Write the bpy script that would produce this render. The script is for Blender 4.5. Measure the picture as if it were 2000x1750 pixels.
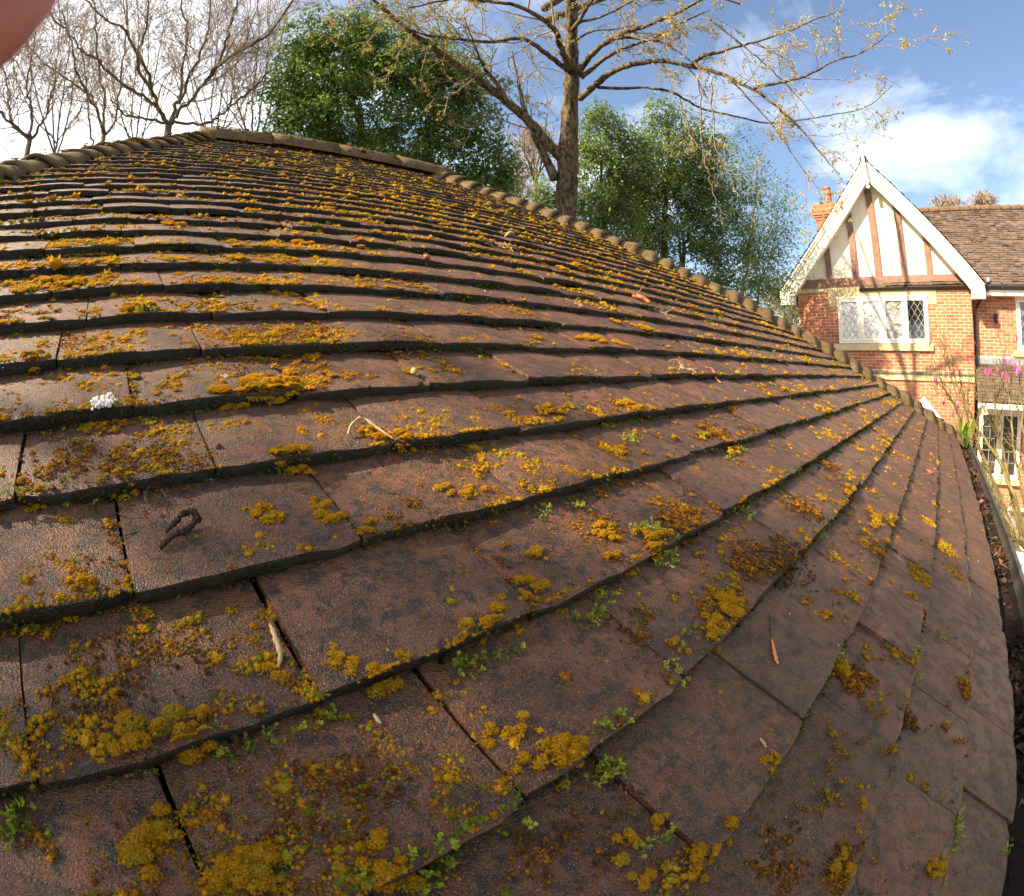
import bpy, math, random
import numpy as np
from mathutils import Vector, Matrix

for o in list(bpy.data.objects):
    bpy.data.objects.remove(o, do_unlink=True)
scene = bpy.context.scene
COL = scene.collection
R_ = math.radians

# ------------------------------------------------------------------ camera
AL = R_(32.0)                      # pitch of the near roof slope
EZ = 2.5                           # height of its eave
U = np.array([1.0, 0, 0]); V = np.array([0, math.cos(AL), math.sin(AL)]); NN = np.array([0, -math.sin(AL), math.cos(AL)])
CAM_S, CAM_H = 0.3845, 0.2566      # the camera: up the slope from the eave, above the tiles
W = np.array([[0.7200814, 0.1187245, -0.6836572], [-0.6925979, 0.0628871, -0.7185774], [-0.0423196, 0.9909338, 0.1275122]])
CAM = np.array([0, 0, EZ]) + CAM_S * V + CAM_H * NN
cd = bpy.data.cameras.new('camera')
cam = bpy.data.objects.new('camera', cd); COL.objects.link(cam)
M = Matrix(((W[0, 0], W[0, 1], W[0, 2], CAM[0]), (W[1, 0], W[1, 1], W[1, 2], CAM[1]), (W[2, 0], W[2, 1], W[2, 2], CAM[2]), (0, 0, 0, 1)))
cam.matrix_world = M
cd.type = 'PANO'                   # action-camera fisheye, about 112 degrees wide
cd.panorama_type = 'FISHEYE_LENS_POLYNOMIAL'
cd.sensor_width = 36.0; cd.sensor_height = 31.5
cd.fisheye_fov = R_(200)
cd.fisheye_polynomial_k0 = 0.0
cd.fisheye_polynomial_k1 = -1.0 / 18.45
cd.fisheye_polynomial_k2 = 0.0; cd.fisheye_polynomial_k3 = 0.0; cd.fisheye_polynomial_k4 = 0.0
cd.clip_start = 0.002; cd.clip_end = 2000
cd.lens = 10
cd.dof.use_dof = True; cd.dof.focus_distance = 0.62; cd.dof.aperture_fstop = 15
scene.camera = cam
scene.render.resolution_x = 1024; scene.render.resolution_y = 896

# ------------------------------------------------------------------ sky, sun, exposure
SUN_AZ, SUN_EL = 150.0, 41.0       # degrees, azimuth from +X towards +Y
wd = bpy.data.worlds.new('World'); scene.world = wd; wd.use_nodes = True
nt = wd.node_tree; nt.nodes.clear()
def wn(t, **k):
    n = nt.nodes.new(t)
    for a, b in k.items(): setattr(n, a, b)
    return n
L = nt.links.new
sky = wn('ShaderNodeTexSky', sky_type='NISHITA', sun_disc=False)
sky.sun_elevation = R_(SUN_EL); sky.sun_rotation = R_(90 - SUN_AZ)
sky.altitude = 50; sky.air_density = 1.0; sky.dust_density = 1.6; sky.ozone_density = 1.0
tc = wn('ShaderNodeTexCoord')
sep = wn('ShaderNodeSeparateXYZ'); L(tc.outputs['Generated'], sep.inputs[0])
zz = wn('ShaderNodeMath', operation='ADD'); zz.inputs[1].default_value = 0.22; L(sep.outputs[2], zz.inputs[0])
zm = wn('ShaderNodeMath', operation='MAXIMUM'); zm.inputs[1].default_value = 0.06; L(zz.outputs[0], zm.inputs[0])
dx = wn('ShaderNodeMath', operation='DIVIDE'); L(sep.outputs[0], dx.inputs[0]); L(zm.outputs[0], dx.inputs[1])
dy = wn('ShaderNodeMath', operation='DIVIDE'); L(sep.outputs[1], dy.inputs[0]); L(zm.outputs[0], dy.inputs[1])
cmb = wn('ShaderNodeCombineXYZ'); L(dx.outputs[0], cmb.inputs[0]); L(dy.outputs[0], cmb.inputs[1])
mp = wn('ShaderNodeMapping'); mp.inputs['Location'].default_value = (2.65, 2.15, 0.4); L(cmb.outputs[0], mp.inputs[0])
n1 = wn('ShaderNodeTexNoise'); n1.inputs['Scale'].default_value = 1.5; n1.inputs['Detail'].default_value = 7; n1.inputs['Roughness'].default_value = 0.58; n1.inputs['Distortion'].default_value = 0.35
L(mp.outputs[0], n1.inputs[0])
# more cloud on the sunward (north-west) half of the sky, thinning to the east
az = wn('ShaderNodeMath', operation='MULTIPLY'); az.inputs[1].default_value = -0.15; L(sep.outputs[0], az.inputs[0])
ay = wn('ShaderNodeMath', operation='MULTIPLY_ADD'); ay.inputs[1].default_value = 0.03; L(sep.outputs[1], ay.inputs[0]); L(az.outputs[0], ay.inputs[2])
cv = wn('ShaderNodeMath', operation='ADD'); L(n1.outputs[0], cv.inputs[0]); L(ay.outputs[0], cv.inputs[1])
cr = wn('ShaderNodeValToRGB'); cr.color_ramp.elements[0].position = 0.35; cr.color_ramp.elements[1].position = 0.74
cr.color_ramp.elements[0].color = (0, 0, 0, 1); cr.color_ramp.elements[1].color = (1, 1, 1, 1)
L(cv.outputs[0], cr.inputs[0])
n2 = wn('ShaderNodeTexNoise'); n2.inputs['Scale'].default_value = 3.2; n2.inputs['Detail'].default_value = 5; L(mp.outputs[0], n2.inputs[0])
cc = wn('ShaderNodeValToRGB'); cc.color_ramp.elements[0].position = 0.3; cc.color_ramp.elements[1].position = 0.68
cc.color_ramp.elements[0].color = (0.74, 0.76, 0.82, 1); cc.color_ramp.elements[1].color = (1.0, 1.0, 1.0, 1)
L(n2.outputs[0], cc.inputs[0])
cs = wn('ShaderNodeVectorMath', operation='SCALE'); cs.inputs['Scale'].default_value = 10.5; L(cc.outputs[0], cs.inputs[0])
mx = wn('ShaderNodeMix', data_type='RGBA'); L(cr.outputs[0], mx.inputs['Factor']); L(sky.outputs[0], mx.inputs['A']); L(cs.outputs[0], mx.inputs['B'])
bg = wn('ShaderNodeBackground'); bg.inputs['Strength'].default_value = 0.068; L(mx.outputs['Result'], bg.inputs[0])
wo = wn('ShaderNodeOutputWorld'); L(bg.outputs[0], wo.inputs[0])

SD = np.array([math.cos(R_(SUN_EL)) * math.cos(R_(SUN_AZ)), math.cos(R_(SUN_EL)) * math.sin(R_(SUN_AZ)), math.sin(R_(SUN_EL))])
sl = bpy.data.lights.new('sun', 'SUN'); sl.energy = 5.0; sl.angle = R_(0.55); sl.color = (1.0, 0.80, 0.54)
so = bpy.data.objects.new('sun', sl); COL.objects.link(so)
so.rotation_euler = Vector(SD).to_track_quat('Z', 'Y').to_euler()
so.location = (0, 0, 30)
vs = scene.view_settings
vs.view_transform = 'Standard'; vs.look = 'None'; vs.exposure = 1.88; vs.gamma = 1.0; vs.use_curve_mapping = False
scene.render.film_transparent = False
scene.cycles.max_bounces = 6; scene.cycles.transparent_max_bounces = 8
scene.cycles.use_denoising = True
scene.cycles.sample_clamp_indirect = 4.0

# ------------------------------------------------------------------ helpers
def ray(px, py):
    """direction (world) seen at a pixel of the 2000x1750 photograph; used to look up where things stand"""
    dx_, dy_ = px - 1000.0, 875.0 - py
    r = math.hypot(dx_, dy_) + 1e-9; th = r / 1025.0; s = math.sin(th)
    return W @ np.array([dx_ / r * s, dy_ / r * s, -math.cos(th)])
def P(px, py, dist): return CAM + dist * ray(px, py)
def atx(px, py, X):
    r = ray(px, py); return CAM + (X - CAM[0]) / r[0] * r
def atz(px, py, Z):
    r = ray(px, py); return CAM + (Z - CAM[2]) / r[2] * r
def onroof(px, py, h=0.0):
    r = ray(px, py); a = r @ NN; k = (h - CAM_H) / a
    return k * (r @ U), CAM_S + k * (r @ V)
def proj(X):
    c = (np.asarray(X, float) - CAM) @ W
    n = np.linalg.norm(c, axis=-1) + 1e-12
    th = np.arccos(np.clip(-c[..., 2] / n, -1, 1)) * 1025.0
    q = np.hypot(c[..., 0], c[..., 1]) + 1e-12
    return 1000 + c[..., 0] / q * th, 875 - c[..., 1] / q * th
def RW(t, s, h=0.0):
    """roof coordinates to world"""
    t = np.asarray(t, float); s = np.asarray(s, float); h = np.asarray(h, float)
    return np.array([0, 0, EZ]) + t[..., None] * U + s[..., None] * V + h[..., None] * NN

def hash2(ix, iy, seed=0):
    h = (ix.astype(np.int64) * 374761393 + iy.astype(np.int64) * 668265263 + seed * 1442695041) & 0xffffffff
    h = ((h ^ (h >> 13)) * 1274126177) & 0xffffffff
    return ((h ^ (h >> 16)) & 0xffff) / 65535.0
def vnoise(x, y, seed=0):
    x = np.asarray(x, float); y = np.asarray(y, float)
    ix = np.floor(x); iy = np.floor(y); fx = x - ix; fy = y - iy
    fx = fx * fx * (3 - 2 * fx); fy = fy * fy * (3 - 2 * fy)
    a = hash2(ix, iy, seed); b = hash2(ix + 1, iy, seed); c = hash2(ix, iy + 1, seed); d = hash2(ix + 1, iy + 1, seed)
    return (a * (1 - fx) + b * fx) * (1 - fy) + (c * (1 - fx) + d * fx) * fy
def fbm(x, y, seed=0, o=3):
    r = 0; a = 0.5; t = 0
    for i in range(o):
        r = r + a * vnoise(x * 2 ** i, y * 2 ** i, seed + i * 17); t += a; a *= 0.5
    return r / t

def mesh_np(name, v, f, mat=None, smooth=False, attrs=None):
    """numpy vertices + faces (one array of equal-sized faces, or a list of such arrays) to a mesh datablock"""
    v = np.asarray(v, np.float32).reshape(-1, 3)
    fl = f if isinstance(f, list) else [f]
    fl = [np.asarray(a, np.int32) for a in fl if len(a)]
    me = bpy.data.meshes.new(name)
    nl = sum(a.size for a in fl); nf = sum(len(a) for a in fl)
    me.vertices.add(len(v)); me.vertices.foreach_set('co', v.ravel())
    me.loops.add(nl); me.loops.foreach_set('vertex_index', np.concatenate([a.ravel() for a in fl]))
    me.polygons.add(nf)
    sizes = np.concatenate([np.full(len(a), a.shape[1], np.int32) for a in fl])
    st = np.zeros(nf, np.int32); st[1:] = np.cumsum(sizes)[:-1]
    me.polygons.foreach_set('loop_start', st)
    me.polygons.foreach_set('use_smooth', np.full(nf, smooth, bool))
    me.update(calc_edges=True)
    for k, a in (attrs or {}).items():
        a = np.asarray(a, np.float32)
        if a.ndim == 1:
            at = me.attributes.new(k, 'FLOAT', 'POINT'); at.data.foreach_set('value', a)
        else:
            at = me.attributes.new(k, 'FLOAT_COLOR', 'POINT')
            if a.shape[1] == 3: a = np.concatenate([a, np.ones((len(a), 1), np.float32)], 1)
            at.data.foreach_set('color', a.ravel())
    if mat: me.materials.append(mat)
    return me

def link(name, me, parent=None):
    o = bpy.data.objects.new(name, me); COL.objects.link(o)
    if parent is not None: adopt(o, parent)
    return o
def wmat(o):
    m = o.matrix_basis.copy()
    if o.parent: m = wmat(o.parent) @ o.matrix_parent_inverse @ m
    return m
def adopt(o, parent):
    o.parent = parent; o.matrix_parent_inverse = wmat(parent).inverted()
def tag(o, label=None, cat=None, group=None, kind=None):
    if label: o['label'] = label
    if cat: o['category'] = cat
    if group: o['group'] = group
    if kind: o['kind'] = kind
    return o
def thing(name, loc, label, cat, group=None):
    o = bpy.data.objects.new(name, None); COL.objects.link(o); o.location = tuple(loc); o.empty_display_size = 0.1
    return tag(o, label, cat, group)

class MB:
    """collects shapes into one mesh"""
    def __init__(s): s.v = []; s.q = []; s.t = []; s.n = 0; s.a = []
    def add(s, v, q=None, t=None, tint=0.5):
        v = np.asarray(v, float).reshape(-1, 3)
        if q is not None and len(q): s.q.append(np.asarray(q, int).reshape(-1, 4) + s.n)
        if t is not None and len(t): s.t.append(np.asarray(t, int).reshape(-1, 3) + s.n)
        s.v.append(v); s.a.append(np.full(len(v), tint)); s.n += len(v)
    def box(s, lo, hi, tint=0.5):
        x0, y0, z0 = lo; x1, y1, z1 = hi
        v = [(x0, y0, z0), (x1, y0, z0), (x1, y1, z0), (x0, y1, z0), (x0, y0, z1), (x1, y0, z1), (x1, y1, z1), (x0, y1, z1)]
        s.add(v, [(0, 3, 2, 1), (4, 5, 6, 7), (0, 1, 5, 4), (1, 2, 6, 5), (2, 3, 7, 6), (3, 0, 4, 7)], tint=tint)
    def bar(s, a, b, w, h, up=(0, 0, 1), tint=0.5):
        a = np.asarray(a, float); b = np.asarray(b, float); d = b - a; d /= np.linalg.norm(d)
        r = np.cross(d, np.asarray(up, float)); r /= np.linalg.norm(r) + 1e-9; u = np.cross(r, d)
        v = [p + sx * r * w / 2 + sz * u * h / 2 for p in (a, b) for sx, sz in ((-1, -1), (1, -1), (1, 1), (-1, 1))]
        s.add(v, [(0, 1, 2, 3), (7, 6, 5, 4), (0, 4, 5, 1), (1, 5, 6, 2), (2, 6, 7, 3), (3, 7, 4, 0)], tint=tint)
    def prism(s, poly, axis_vec, tint=0.5):
        poly = np.asarray(poly, float); n = len(poly); av = np.asarray(axis_vec, float)
        v = np.concatenate([poly, poly + av])
        s.n0 = s.n
        tq = [(i, (i + 1) % n, n + (i + 1) % n, n + i) for i in range(n)]
        tt = [(0, i + 1, i) for i in range(1, n - 1)] + [(n, n + i, n + i + 1) for i in range(1, n - 1)]
        s.add(v, tq, tt, tint)
    def tube(s, pts, rad, sides=6, cap=True, tint=0.5, rough=0.0, rng=None):
        pts = np.asarray(pts, float); n = len(pts); rad = np.broadcast_to(np.asarray(rad, float), (n,))
        tg = np.gradient(pts, axis=0); tg /= np.linalg.norm(tg, axis=1)[:, None] + 1e-12
        ref = np.array([0.31, 0.17, 0.94]) if abs(tg[0] @ np.array([0.31, 0.17, 0.94])) < 0.9 else np.array([1.0, 0, 0])
        x = np.cross(tg, ref); x /= np.linalg.norm(x, axis=1)[:, None] + 1e-12; y = np.cross(tg, x)
        a = np.arange(sides) / sides * 2 * math.pi
        rr = rad[:, None] * (1 + (rng.normal(size=(n, sides)) * rough if rng is not None and rough else 0))
        v = pts[:, None] + rr[..., None] * (np.cos(a)[None, :, None] * x[:, None] + np.sin(a)[None, :, None] * y[:, None])
        i = np.arange(n - 1)[:, None] * sides; j = np.arange(sides)[None]; k = (j + 1) % sides
        q = np.stack([i + j, i + k, i + sides + k, i + sides + j], -1).reshape(-1, 4)
        t = []
        if cap:
            t = [(0, m + 1, m) for m in range(1, sides - 1)] + [((n - 1) * sides, (n - 1) * sides + m, (n - 1) * sides + m + 1) for m in range(1, sides - 1)]
        s.add(v.reshape(-1, 3), q, t, tint)
    def lathe(s, c, prof, sides=16, tint=0.5):
        c = np.asarray(c, float); a = np.arange(sides) / sides * 2 * math.pi; n = len(prof)
        v = np.array([[(c[0] + r * math.cos(t), c[1] + r * math.sin(t), c[2] + z) for t in a] for r, z in prof]).reshape(-1, 3)
        q = [(i * sides + j, i * sides + (j + 1) % sides, (i + 1) * sides + (j + 1) % sides, (i + 1) * sides + j) for i in range(n - 1) for j in range(sides)]
        t = [((n - 1) * sides, (n - 1) * sides + m, (n - 1) * sides + m + 1) for m in range(1, sides - 1)]
        s.add(v, q, t, tint)
    def mesh(s, name, mat, smooth=False):
        f = []
        if s.q: f.append(np.concatenate(s.q))
        if s.t: f.append(np.concatenate(s.t))
        return mesh_np(name, np.concatenate(s.v), f, mat, smooth, {'tint': np.concatenate(s.a)})
    def build(s, name, mat, parent=None, smooth=False):
        return link(name, s.mesh(name, mat, smooth), parent)

# ------------------------------------------------------------------ materials
class NT:
    def __init__(s, name):
        s.m = bpy.data.materials.new(name); s.m.use_nodes = True; s.t = s.m.node_tree
        s.b = s.t.nodes['Principled BSDF']; s.out = s.t.nodes['Material Output']
        s.pos = None
    def n(s, t, **k):
        x = s.t.nodes.new(t)
        for a, b in k.items(): setattr(x, a, b)
        return x
    def l(s, a, b): s.t.links.new(a, b)
    def val(s, x, sock):
        if isinstance(x, (int, float)): sock.default_value = x
        elif isinstance(x, (tuple, list)): sock.default_value = tuple(x) + ((1,) if len(x) == 3 and sock.type == 'RGBA' else ())
        else: s.l(x, sock)
    def P(s):
        if s.pos is None: s.pos = s.n('ShaderNodeNewGeometry').outputs['Position']
        return s.pos
    def noise(s, scale, detail=3, rough=0.55, vec=None, dist=0.0, stretch=None, off=None):
        v = vec or s.P()
        if stretch or off:
            mp_ = s.n('ShaderNodeMapping'); mp_.inputs['Scale'].default_value = stretch or (1, 1, 1)
            mp_.inputs['Location'].default_value = off or (0, 0, 0); s.l(v, mp_.inputs[0]); v = mp_.outputs[0]
        x = s.n('ShaderNodeTexNoise'); x.inputs['Scale'].default_value = scale; x.inputs['Detail'].default_value = detail
        x.inputs['Roughness'].default_value = rough; x.inputs['Distortion'].default_value = dist; s.l(v, x.inputs['Vector'])
        return x.outputs[0]
    def ramp(s, f, lo, hi, a=0.0, b=1.0):
        x = s.n('ShaderNodeMapRange', interpolation_type='SMOOTHSTEP'); s.val(f, x.inputs[0])
        x.inputs[1].default_value = lo; x.inputs[2].default_value = hi; x.inputs[3].default_value = a; x.inputs[4].default_value = b
        return x.outputs[0]
    def mix(s, f, a, b, mode='MIX'):
        x = s.n('ShaderNodeMix', data_type='RGBA', blend_type=mode); s.val(f, x.inputs['Factor']); s.val(a, x.inputs['A']); s.val(b, x.inputs['B'])
        return x.outputs['Result']
    def math(s, op, a, b=0.0, c=0.0):
        x = s.n('ShaderNodeMath', operation=op); s.val(a, x.inputs[0]); s.val(b, x.inputs[1]); s.val(c, x.inputs[2]); return x.outputs[0]
    def attr(s, name, out='Fac'):
        x = s.n('ShaderNodeAttribute', attribute_name=name); return x.outputs[out]
    def bump(s, h, strength=0.5, dist=0.002, normal=None):
        x = s.n('ShaderNodeBump'); x.inputs['Strength'].default_value = strength; x.inputs['Distance'].default_value = dist
        s.l(h, x.inputs['Height'])
        if normal is not None: s.l(normal, x.inputs['Normal'])
        return x.outputs[0]
    def fin(s, col, rough=0.7, normal=None, spec=0.3, metal=0.0):
        s.val(col, s.b.inputs['Base Color']); s.val(rough, s.b.inputs['Roughness']); s.val(spec, s.b.inputs['Specular IOR Level']); s.val(metal, s.b.inputs['Metallic'])
        if normal is not None: s.l(normal, s.b.inputs['Normal'])
        return s.m
    def leafy(s, col, trans, rough=0.5, spec=0.3, amount=0.35):
        """leaf: glossy front plus light coming through"""
        s.val(col, s.b.inputs['Base Color']); s.val(rough, s.b.inputs['Roughness']); s.val(spec, s.b.inputs['Specular IOR Level'])
        tr = s.n('ShaderNodeBsdfTranslucent'); s.val(trans, tr.inputs[0])
        ms = s.n('ShaderNodeMixShader'); ms.inputs[0].default_value = amount
        s.l(s.b.outputs[0], ms.inputs[1]); s.l(tr.outputs[0], ms.inputs[2]); s.l(ms.outputs[0], s.out.inputs['Surface'])
        return s.m

def mat_tile():
    k = NT('roof_tile')
    t = k.attr('tint')
    cb = k.n('ShaderNodeCombineXYZ'); k.l(k.math('MULTIPLY', t, 7.3), cb.inputs[0]); k.l(k.math('MULTIPLY', t, 3.1), cb.inputs[2])
    ad = k.n('ShaderNodeVectorMath', operation='ADD'); k.l(k.P(), ad.inputs[0]); k.l(cb.outputs[0], ad.inputs[1]); k.pos = ad.outputs[0]
    a = k.mix(t, (0.165, 0.058, 0.026), (0.120, 0.060, 0.036))
    a = k.mix(k.ramp(k.noise(9, 3), 0.42, 0.62), a, (0.190, 0.080, 0.038))
    a = k.mix(k.math('MULTIPLY', k.ramp(k.noise(16, 3, off=(4, 1, 2)), 0.55, 0.72), 0.75), a, (0.28, 0.075, 0.036))
    a = k.mix(k.math('MULTIPLY', k.ramp(k.noise(22, 4, 0.6, off=(1, 7, 3)), 0.5, 0.68), 0.35), a, (0.135, 0.092, 0.068))
    fr = k.math('FRACT', k.math('MULTIPLY', t, 37.7)); vv = k.math('MULTIPLY_ADD', fr, 0.5, 0.74)
    sc_ = k.n('ShaderNodeVectorMath', operation='SCALE'); k.l(a, sc_.inputs[0]); k.l(vv, sc_.inputs['Scale']); a = sc_.outputs[0]
    # brown moss film and black algae, in streaky blotches
    a = k.mix(k.math('MULTIPLY', k.ramp(k.noise(34, 6, 0.68, off=(9, 2, 5), dist=0.6), 0.42, 0.56), 0.85), a, (0.085, 0.036, 0.009))
    a = k.mix(k.math('MULTIPLY', k.ramp(k.noise(85, 5, 0.72, off=(3, 5, 8)), 0.495, 0.575), 0.92), a, (0.018, 0.013, 0.008))
    a = k.mix(k.math('MULTIPLY', k.ramp(k.noise(110, 4, 0.6, off=(2, 3, 1)), 0.54, 0.63), 0.8), a, (0.17, 0.075, 0.012))
    g1 = k.noise(760, 2, 0.65); g2 = k.noise(190, 3, 0.6)
    a = k.mix(k.math('MULTIPLY', k.ramp(g1, 0.58, 0.70), 0.6), a, (0.34, 0.22, 0.14))
    a = k.mix(k.math('MULTIPLY', k.ramp(g1, 0.47, 0.34), 0.65), a, (0.030, 0.020, 0.014))
    a = k.mix(1.0, a, (0.76, 0.63, 0.50), 'MULTIPLY')
    a = k.mix(k.math('MULTIPLY', k.ramp(k.noise(7, 5, 0.62, off=(6, 1, 9)), 0.46, 0.66), 0.75), a, k.mix(1.0, a, (0.42, 0.36, 0.30), 'MULTIPLY'))
    a = k.mix(k.math('MULTIPLY', k.ramp(k.noise(1300, 1), 0.66, 0.72), 0.7), a, (0.42, 0.32, 0.22))
    # algae and dirt on the damp tile noses, with the risers' shade painted in
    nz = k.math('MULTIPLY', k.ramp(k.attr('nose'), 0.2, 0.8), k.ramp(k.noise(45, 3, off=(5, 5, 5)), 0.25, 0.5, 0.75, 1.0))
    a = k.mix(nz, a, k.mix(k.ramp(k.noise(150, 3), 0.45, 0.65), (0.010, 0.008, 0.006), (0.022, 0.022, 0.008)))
    n = k.bump(g2, 0.6, 0.0018); n = k.bump(g1, 1.0, 0.0020, n)
    ro = k.ramp(k.noise(40, 3, off=(7, 7, 1)), 0.4, 0.65, 0.38, 0.60)
    return k.fin(a, ro, n, 0.5)
def mat_bonnet():
    k = NT('hip_tile')
    a = k.mix(k.ramp(k.noise(14, 3), 0.4, 0.65), (0.085, 0.052, 0.028), (0.125, 0.085, 0.048))
    a = k.mix(k.ramp(k.noise(30, 5, 0.65, off=(3, 3, 1)), 0.47, 0.6), a, (0.12, 0.08, 0.016))
    a = k.mix(k.ramp(k.noise(55, 5, 0.65, off=(1, 3, 7)), 0.55, 0.66), a, (0.030, 0.024, 0.013))
    g = k.noise(260, 3)
    return k.fin(a, 0.8, k.bump(g, 0.7, 0.002), 0.25)
def mat_mortar(name='mortar', c=(0.30, 0.27, 0.21)):
    k = NT(name); g = k.noise(120, 4)
    a = k.mix(k.ramp(k.noise(25, 4), 0.35, 0.7), c, tuple(x * 0.6 for x in c))
    return k.fin(a, 0.9, k.bump(g, 0.6, 0.002), 0.15)
def mat_moss():
    k = NT('moss')
    c = k.attr('col', 'Color')
    a = k.mix(k.ramp(k.noise(900, 2), 0.35, 0.68), k.mix(0.5, c, (0.05, 0.03, 0.004), 'MULTIPLY'), c)
    a = k.mix(0.55, c, a)
    k.leafy(a, k.mix(1.0, c, (1.35, 1.25, 1.0), 'MULTIPLY'), 0.75, 0.15, 0.36)
    k.l(k.bump(k.noise(1500, 2), 0.6, 0.0006), k.b.inputs['Normal'])
    return k.m
def mat_attr_leaf(name, cols, trans, rough=0.4, spec=0.4, amount=0.3):
    k = NT(name); t = k.attr('tint')
    r = k.n('ShaderNodeValToRGB'); k.l(t, r.inputs[0]); e = r.color_ramp.elements
    while len(e) < len(cols): e.new(0.5)
    for i, c in enumerate(cols): e[i].position = i / (len(cols) - 1); e[i].color = tuple(c) + (1,)
    return k.leafy(r.outputs[0], k.mix(1.0, r.outputs[0], trans, 'MULTIPLY'), rough, spec, amount)
def mat_bark(name, c1, c2, c3, scale=40, bumps=0.8, dist=0.01):
    k = NT(name)
    h = k.noise(scale, 5, 0.65, stretch=(1, 1, 0.28), dist=0.4)
    a = k.mix(k.ramp(h, 0.38, 0.62), c1, c2)
    a = k.mix(k.math('MULTIPLY', k.ramp(k.noise(9, 4), 0.5, 0.68), 0.7), a, c3)
    return k.fin(a, 0.85, k.bump(h, bumps, dist), 0.15)
def mat_plain(name, c, rough=0.6, spec=0.3, var=0.25, scale=6, metal=0.0, bump=0.15, bscale=90, bdist=0.002):
    k = NT(name)
    a = k.mix(k.ramp(k.noise(scale, 5, 0.6), 0.3, 0.72), tuple(x * (1 - var) for x in c), c)
    a = k.mix(k.math('MULTIPLY', k.ramp(k.noise(scale * 5.3, 4, 0.65, off=(3, 1, 2)), 0.52, 0.7), var), a, tuple(x * 0.5 for x in c))
    return k.fin(a, rough, k.bump(k.noise(bscale, 4), bump, bdist) if bump else None, spec, metal)
def mat_brick():
    k = NT('brick'); t = k.attr('tint')
    r = k.n('ShaderNodeValToRGB'); k.l(t, r.inputs[0]); e = r.color_ramp.elements
    for p, c in ((0.25, (0.38, 0.115, 0.060)), (0.5, (0.46, 0.165, 0.085)), (0.75, (0.30, 0.10, 0.062))):
        x = e.new(p); x.color = c + (1,)
    e[0].color = (0.20, 0.085, 0.062, 1); e[-1].color = (0.50, 0.20, 0.10, 1)
    a = k.mix(k.math('MULTIPLY', k.ramp(k.noise(14, 4), 0.45, 0.7), 0.5), r.outputs[0], (0.20, 0.085, 0.06))
    return k.fin(a, 0.85, k.bump(k.noise(60, 4), 0.5, 0.004), 0.15)
def mat_farroof():
    k = NT('house_roof_tile'); t = k.attr('tint')
    a = k.mix(t, (0.055, 0.038, 0.032), (0.105, 0.075, 0.062))
    a = k.mix(k.math('MULTIPLY', k.ramp(k.noise(7, 5, 0.7), 0.5, 0.66), 0.6), a, (0.13, 0.10, 0.045))
    a = k.mix(k.math('MULTIPLY', k.ramp(k.noise(30, 4, 0.7, off=(3, 2, 1)), 0.62, 0.7), 0.8), a, (0.42, 0.38, 0.33))
    return k.fin(a, 0.85, k.bump(k.noise(50, 4), 0.6, 0.006), 0.2)
def mat_glass():
    k = NT('window_glass')
    return k.fin((0.012, 0.013, 0.016), 0.03, k.bump(k.noise(3.0, 2), 0.05, 0.02), 1.0)
def mat_ground():
    k = NT('ground')
    a = k.mix(k.ramp(k.noise(0.5, 5, 0.6), 0.42, 0.58), (0.055, 0.085, 0.022), (0.11, 0.085, 0.05))
    a = k.mix(k.ramp(k.noise(18, 4), 0.4, 0.7), a, (0.045, 0.06, 0.018))
    return k.fin(a, 0.95, k.bump(k.noise(25, 5), 0.8, 0.03), 0.1)
M_TILE = mat_tile(); M_BON = mat_bonnet(); M_MORT = mat_mortar(); M_MOSS = mat_moss(); M_BRICK = mat_brick()
M_BMOR2 = mat_mortar('hip_mortar', (0.11, 0.095, 0.065)); M_BMORT = mat_mortar('brick_mortar', (0.66, 0.55, 0.38)); M_FARROOF = mat_farroof(); M_GLASS = mat_glass(); M_GROUND = mat_ground()
def mat_pane(name, c, lo, hi):
    k = NT(name); return k.fin(k.mix(k.ramp(k.noise(7, 6, 0.7, stretch=(1, 1, 2.2)), lo, hi), c, (0.05, 0.05, 0.055)), 0.04, None, 0.9)  # opaque pane
M_PANEPALE = mat_pane('pale_mottled_glass', (0.55, 0.51, 0.48), 0.52, 0.66); M_PANEGREY = mat_pane('grey_mottled_glass', (0.36, 0.33, 0.32), 0.42, 0.60)
M_DECK = mat_plain('roof_felt', (0.012, 0.011, 0.010), 0.9, 0.1)
M_RIDGE = mat_bonnet(); M_RIDGE.name = 'ridge_tile'
M_GUT = mat_plain('gutter_plastic', (0.050, 0.048, 0.043), 0.5, 0.4, 0.5, 22)
M_BLACK = mat_plain('black_plastic', (0.022, 0.021, 0.022), 0.45, 0.4, 0.3, 20)
M_CREAM = mat_plain('cream_render', (0.80, 0.73, 0.57), 0.85, 0.15, 0.14, 1.6, bump=0.3, bscale=40, bdist=0.003)
M_WHITEP = mat_plain('white_paint', (0.80, 0.76, 0.66), 0.5, 0.3, 0.10, 3)
M_FRAME = mat_plain('window_frame_paint', (0.80, 0.74, 0.60), 0.45, 0.35, 0.07, 5)
M_BEAM = mat_plain('timber_beam', (0.25, 0.145, 0.105), 0.75, 0.2, 0.35, 9, bump=0.5, bscale=30, bdist=0.006)
M_STONE = mat_plain('cast_stone', (0.58, 0.48, 0.27), 0.85, 0.15, 0.28, 2.5, bump=0.4, bscale=50, bdist=0.004)
M_LEADC = mat_plain('lead_came', (0.30, 0.29, 0.28), 0.4, 0.5, 0.1, 20, bump=0)
M_LEAD = mat_plain('lead_flashing', (0.22, 0.22, 0.24), 0.5, 0.4, 0.2, 8)
M_TERRA = mat_plain('terracotta', (0.42, 0.15, 0.08), 0.8, 0.2, 0.3, 12)
M_RIDGEC = mat_plain('weathered_ridge', (0.15, 0.095, 0.06), 0.85, 0.2, 0.4, 8)
M_PAVE = mat_plain('paving_slab', (0.40, 0.27, 0.21), 0.85, 0.2, 0.25, 4, bump=0.4, bscale=60)
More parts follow.
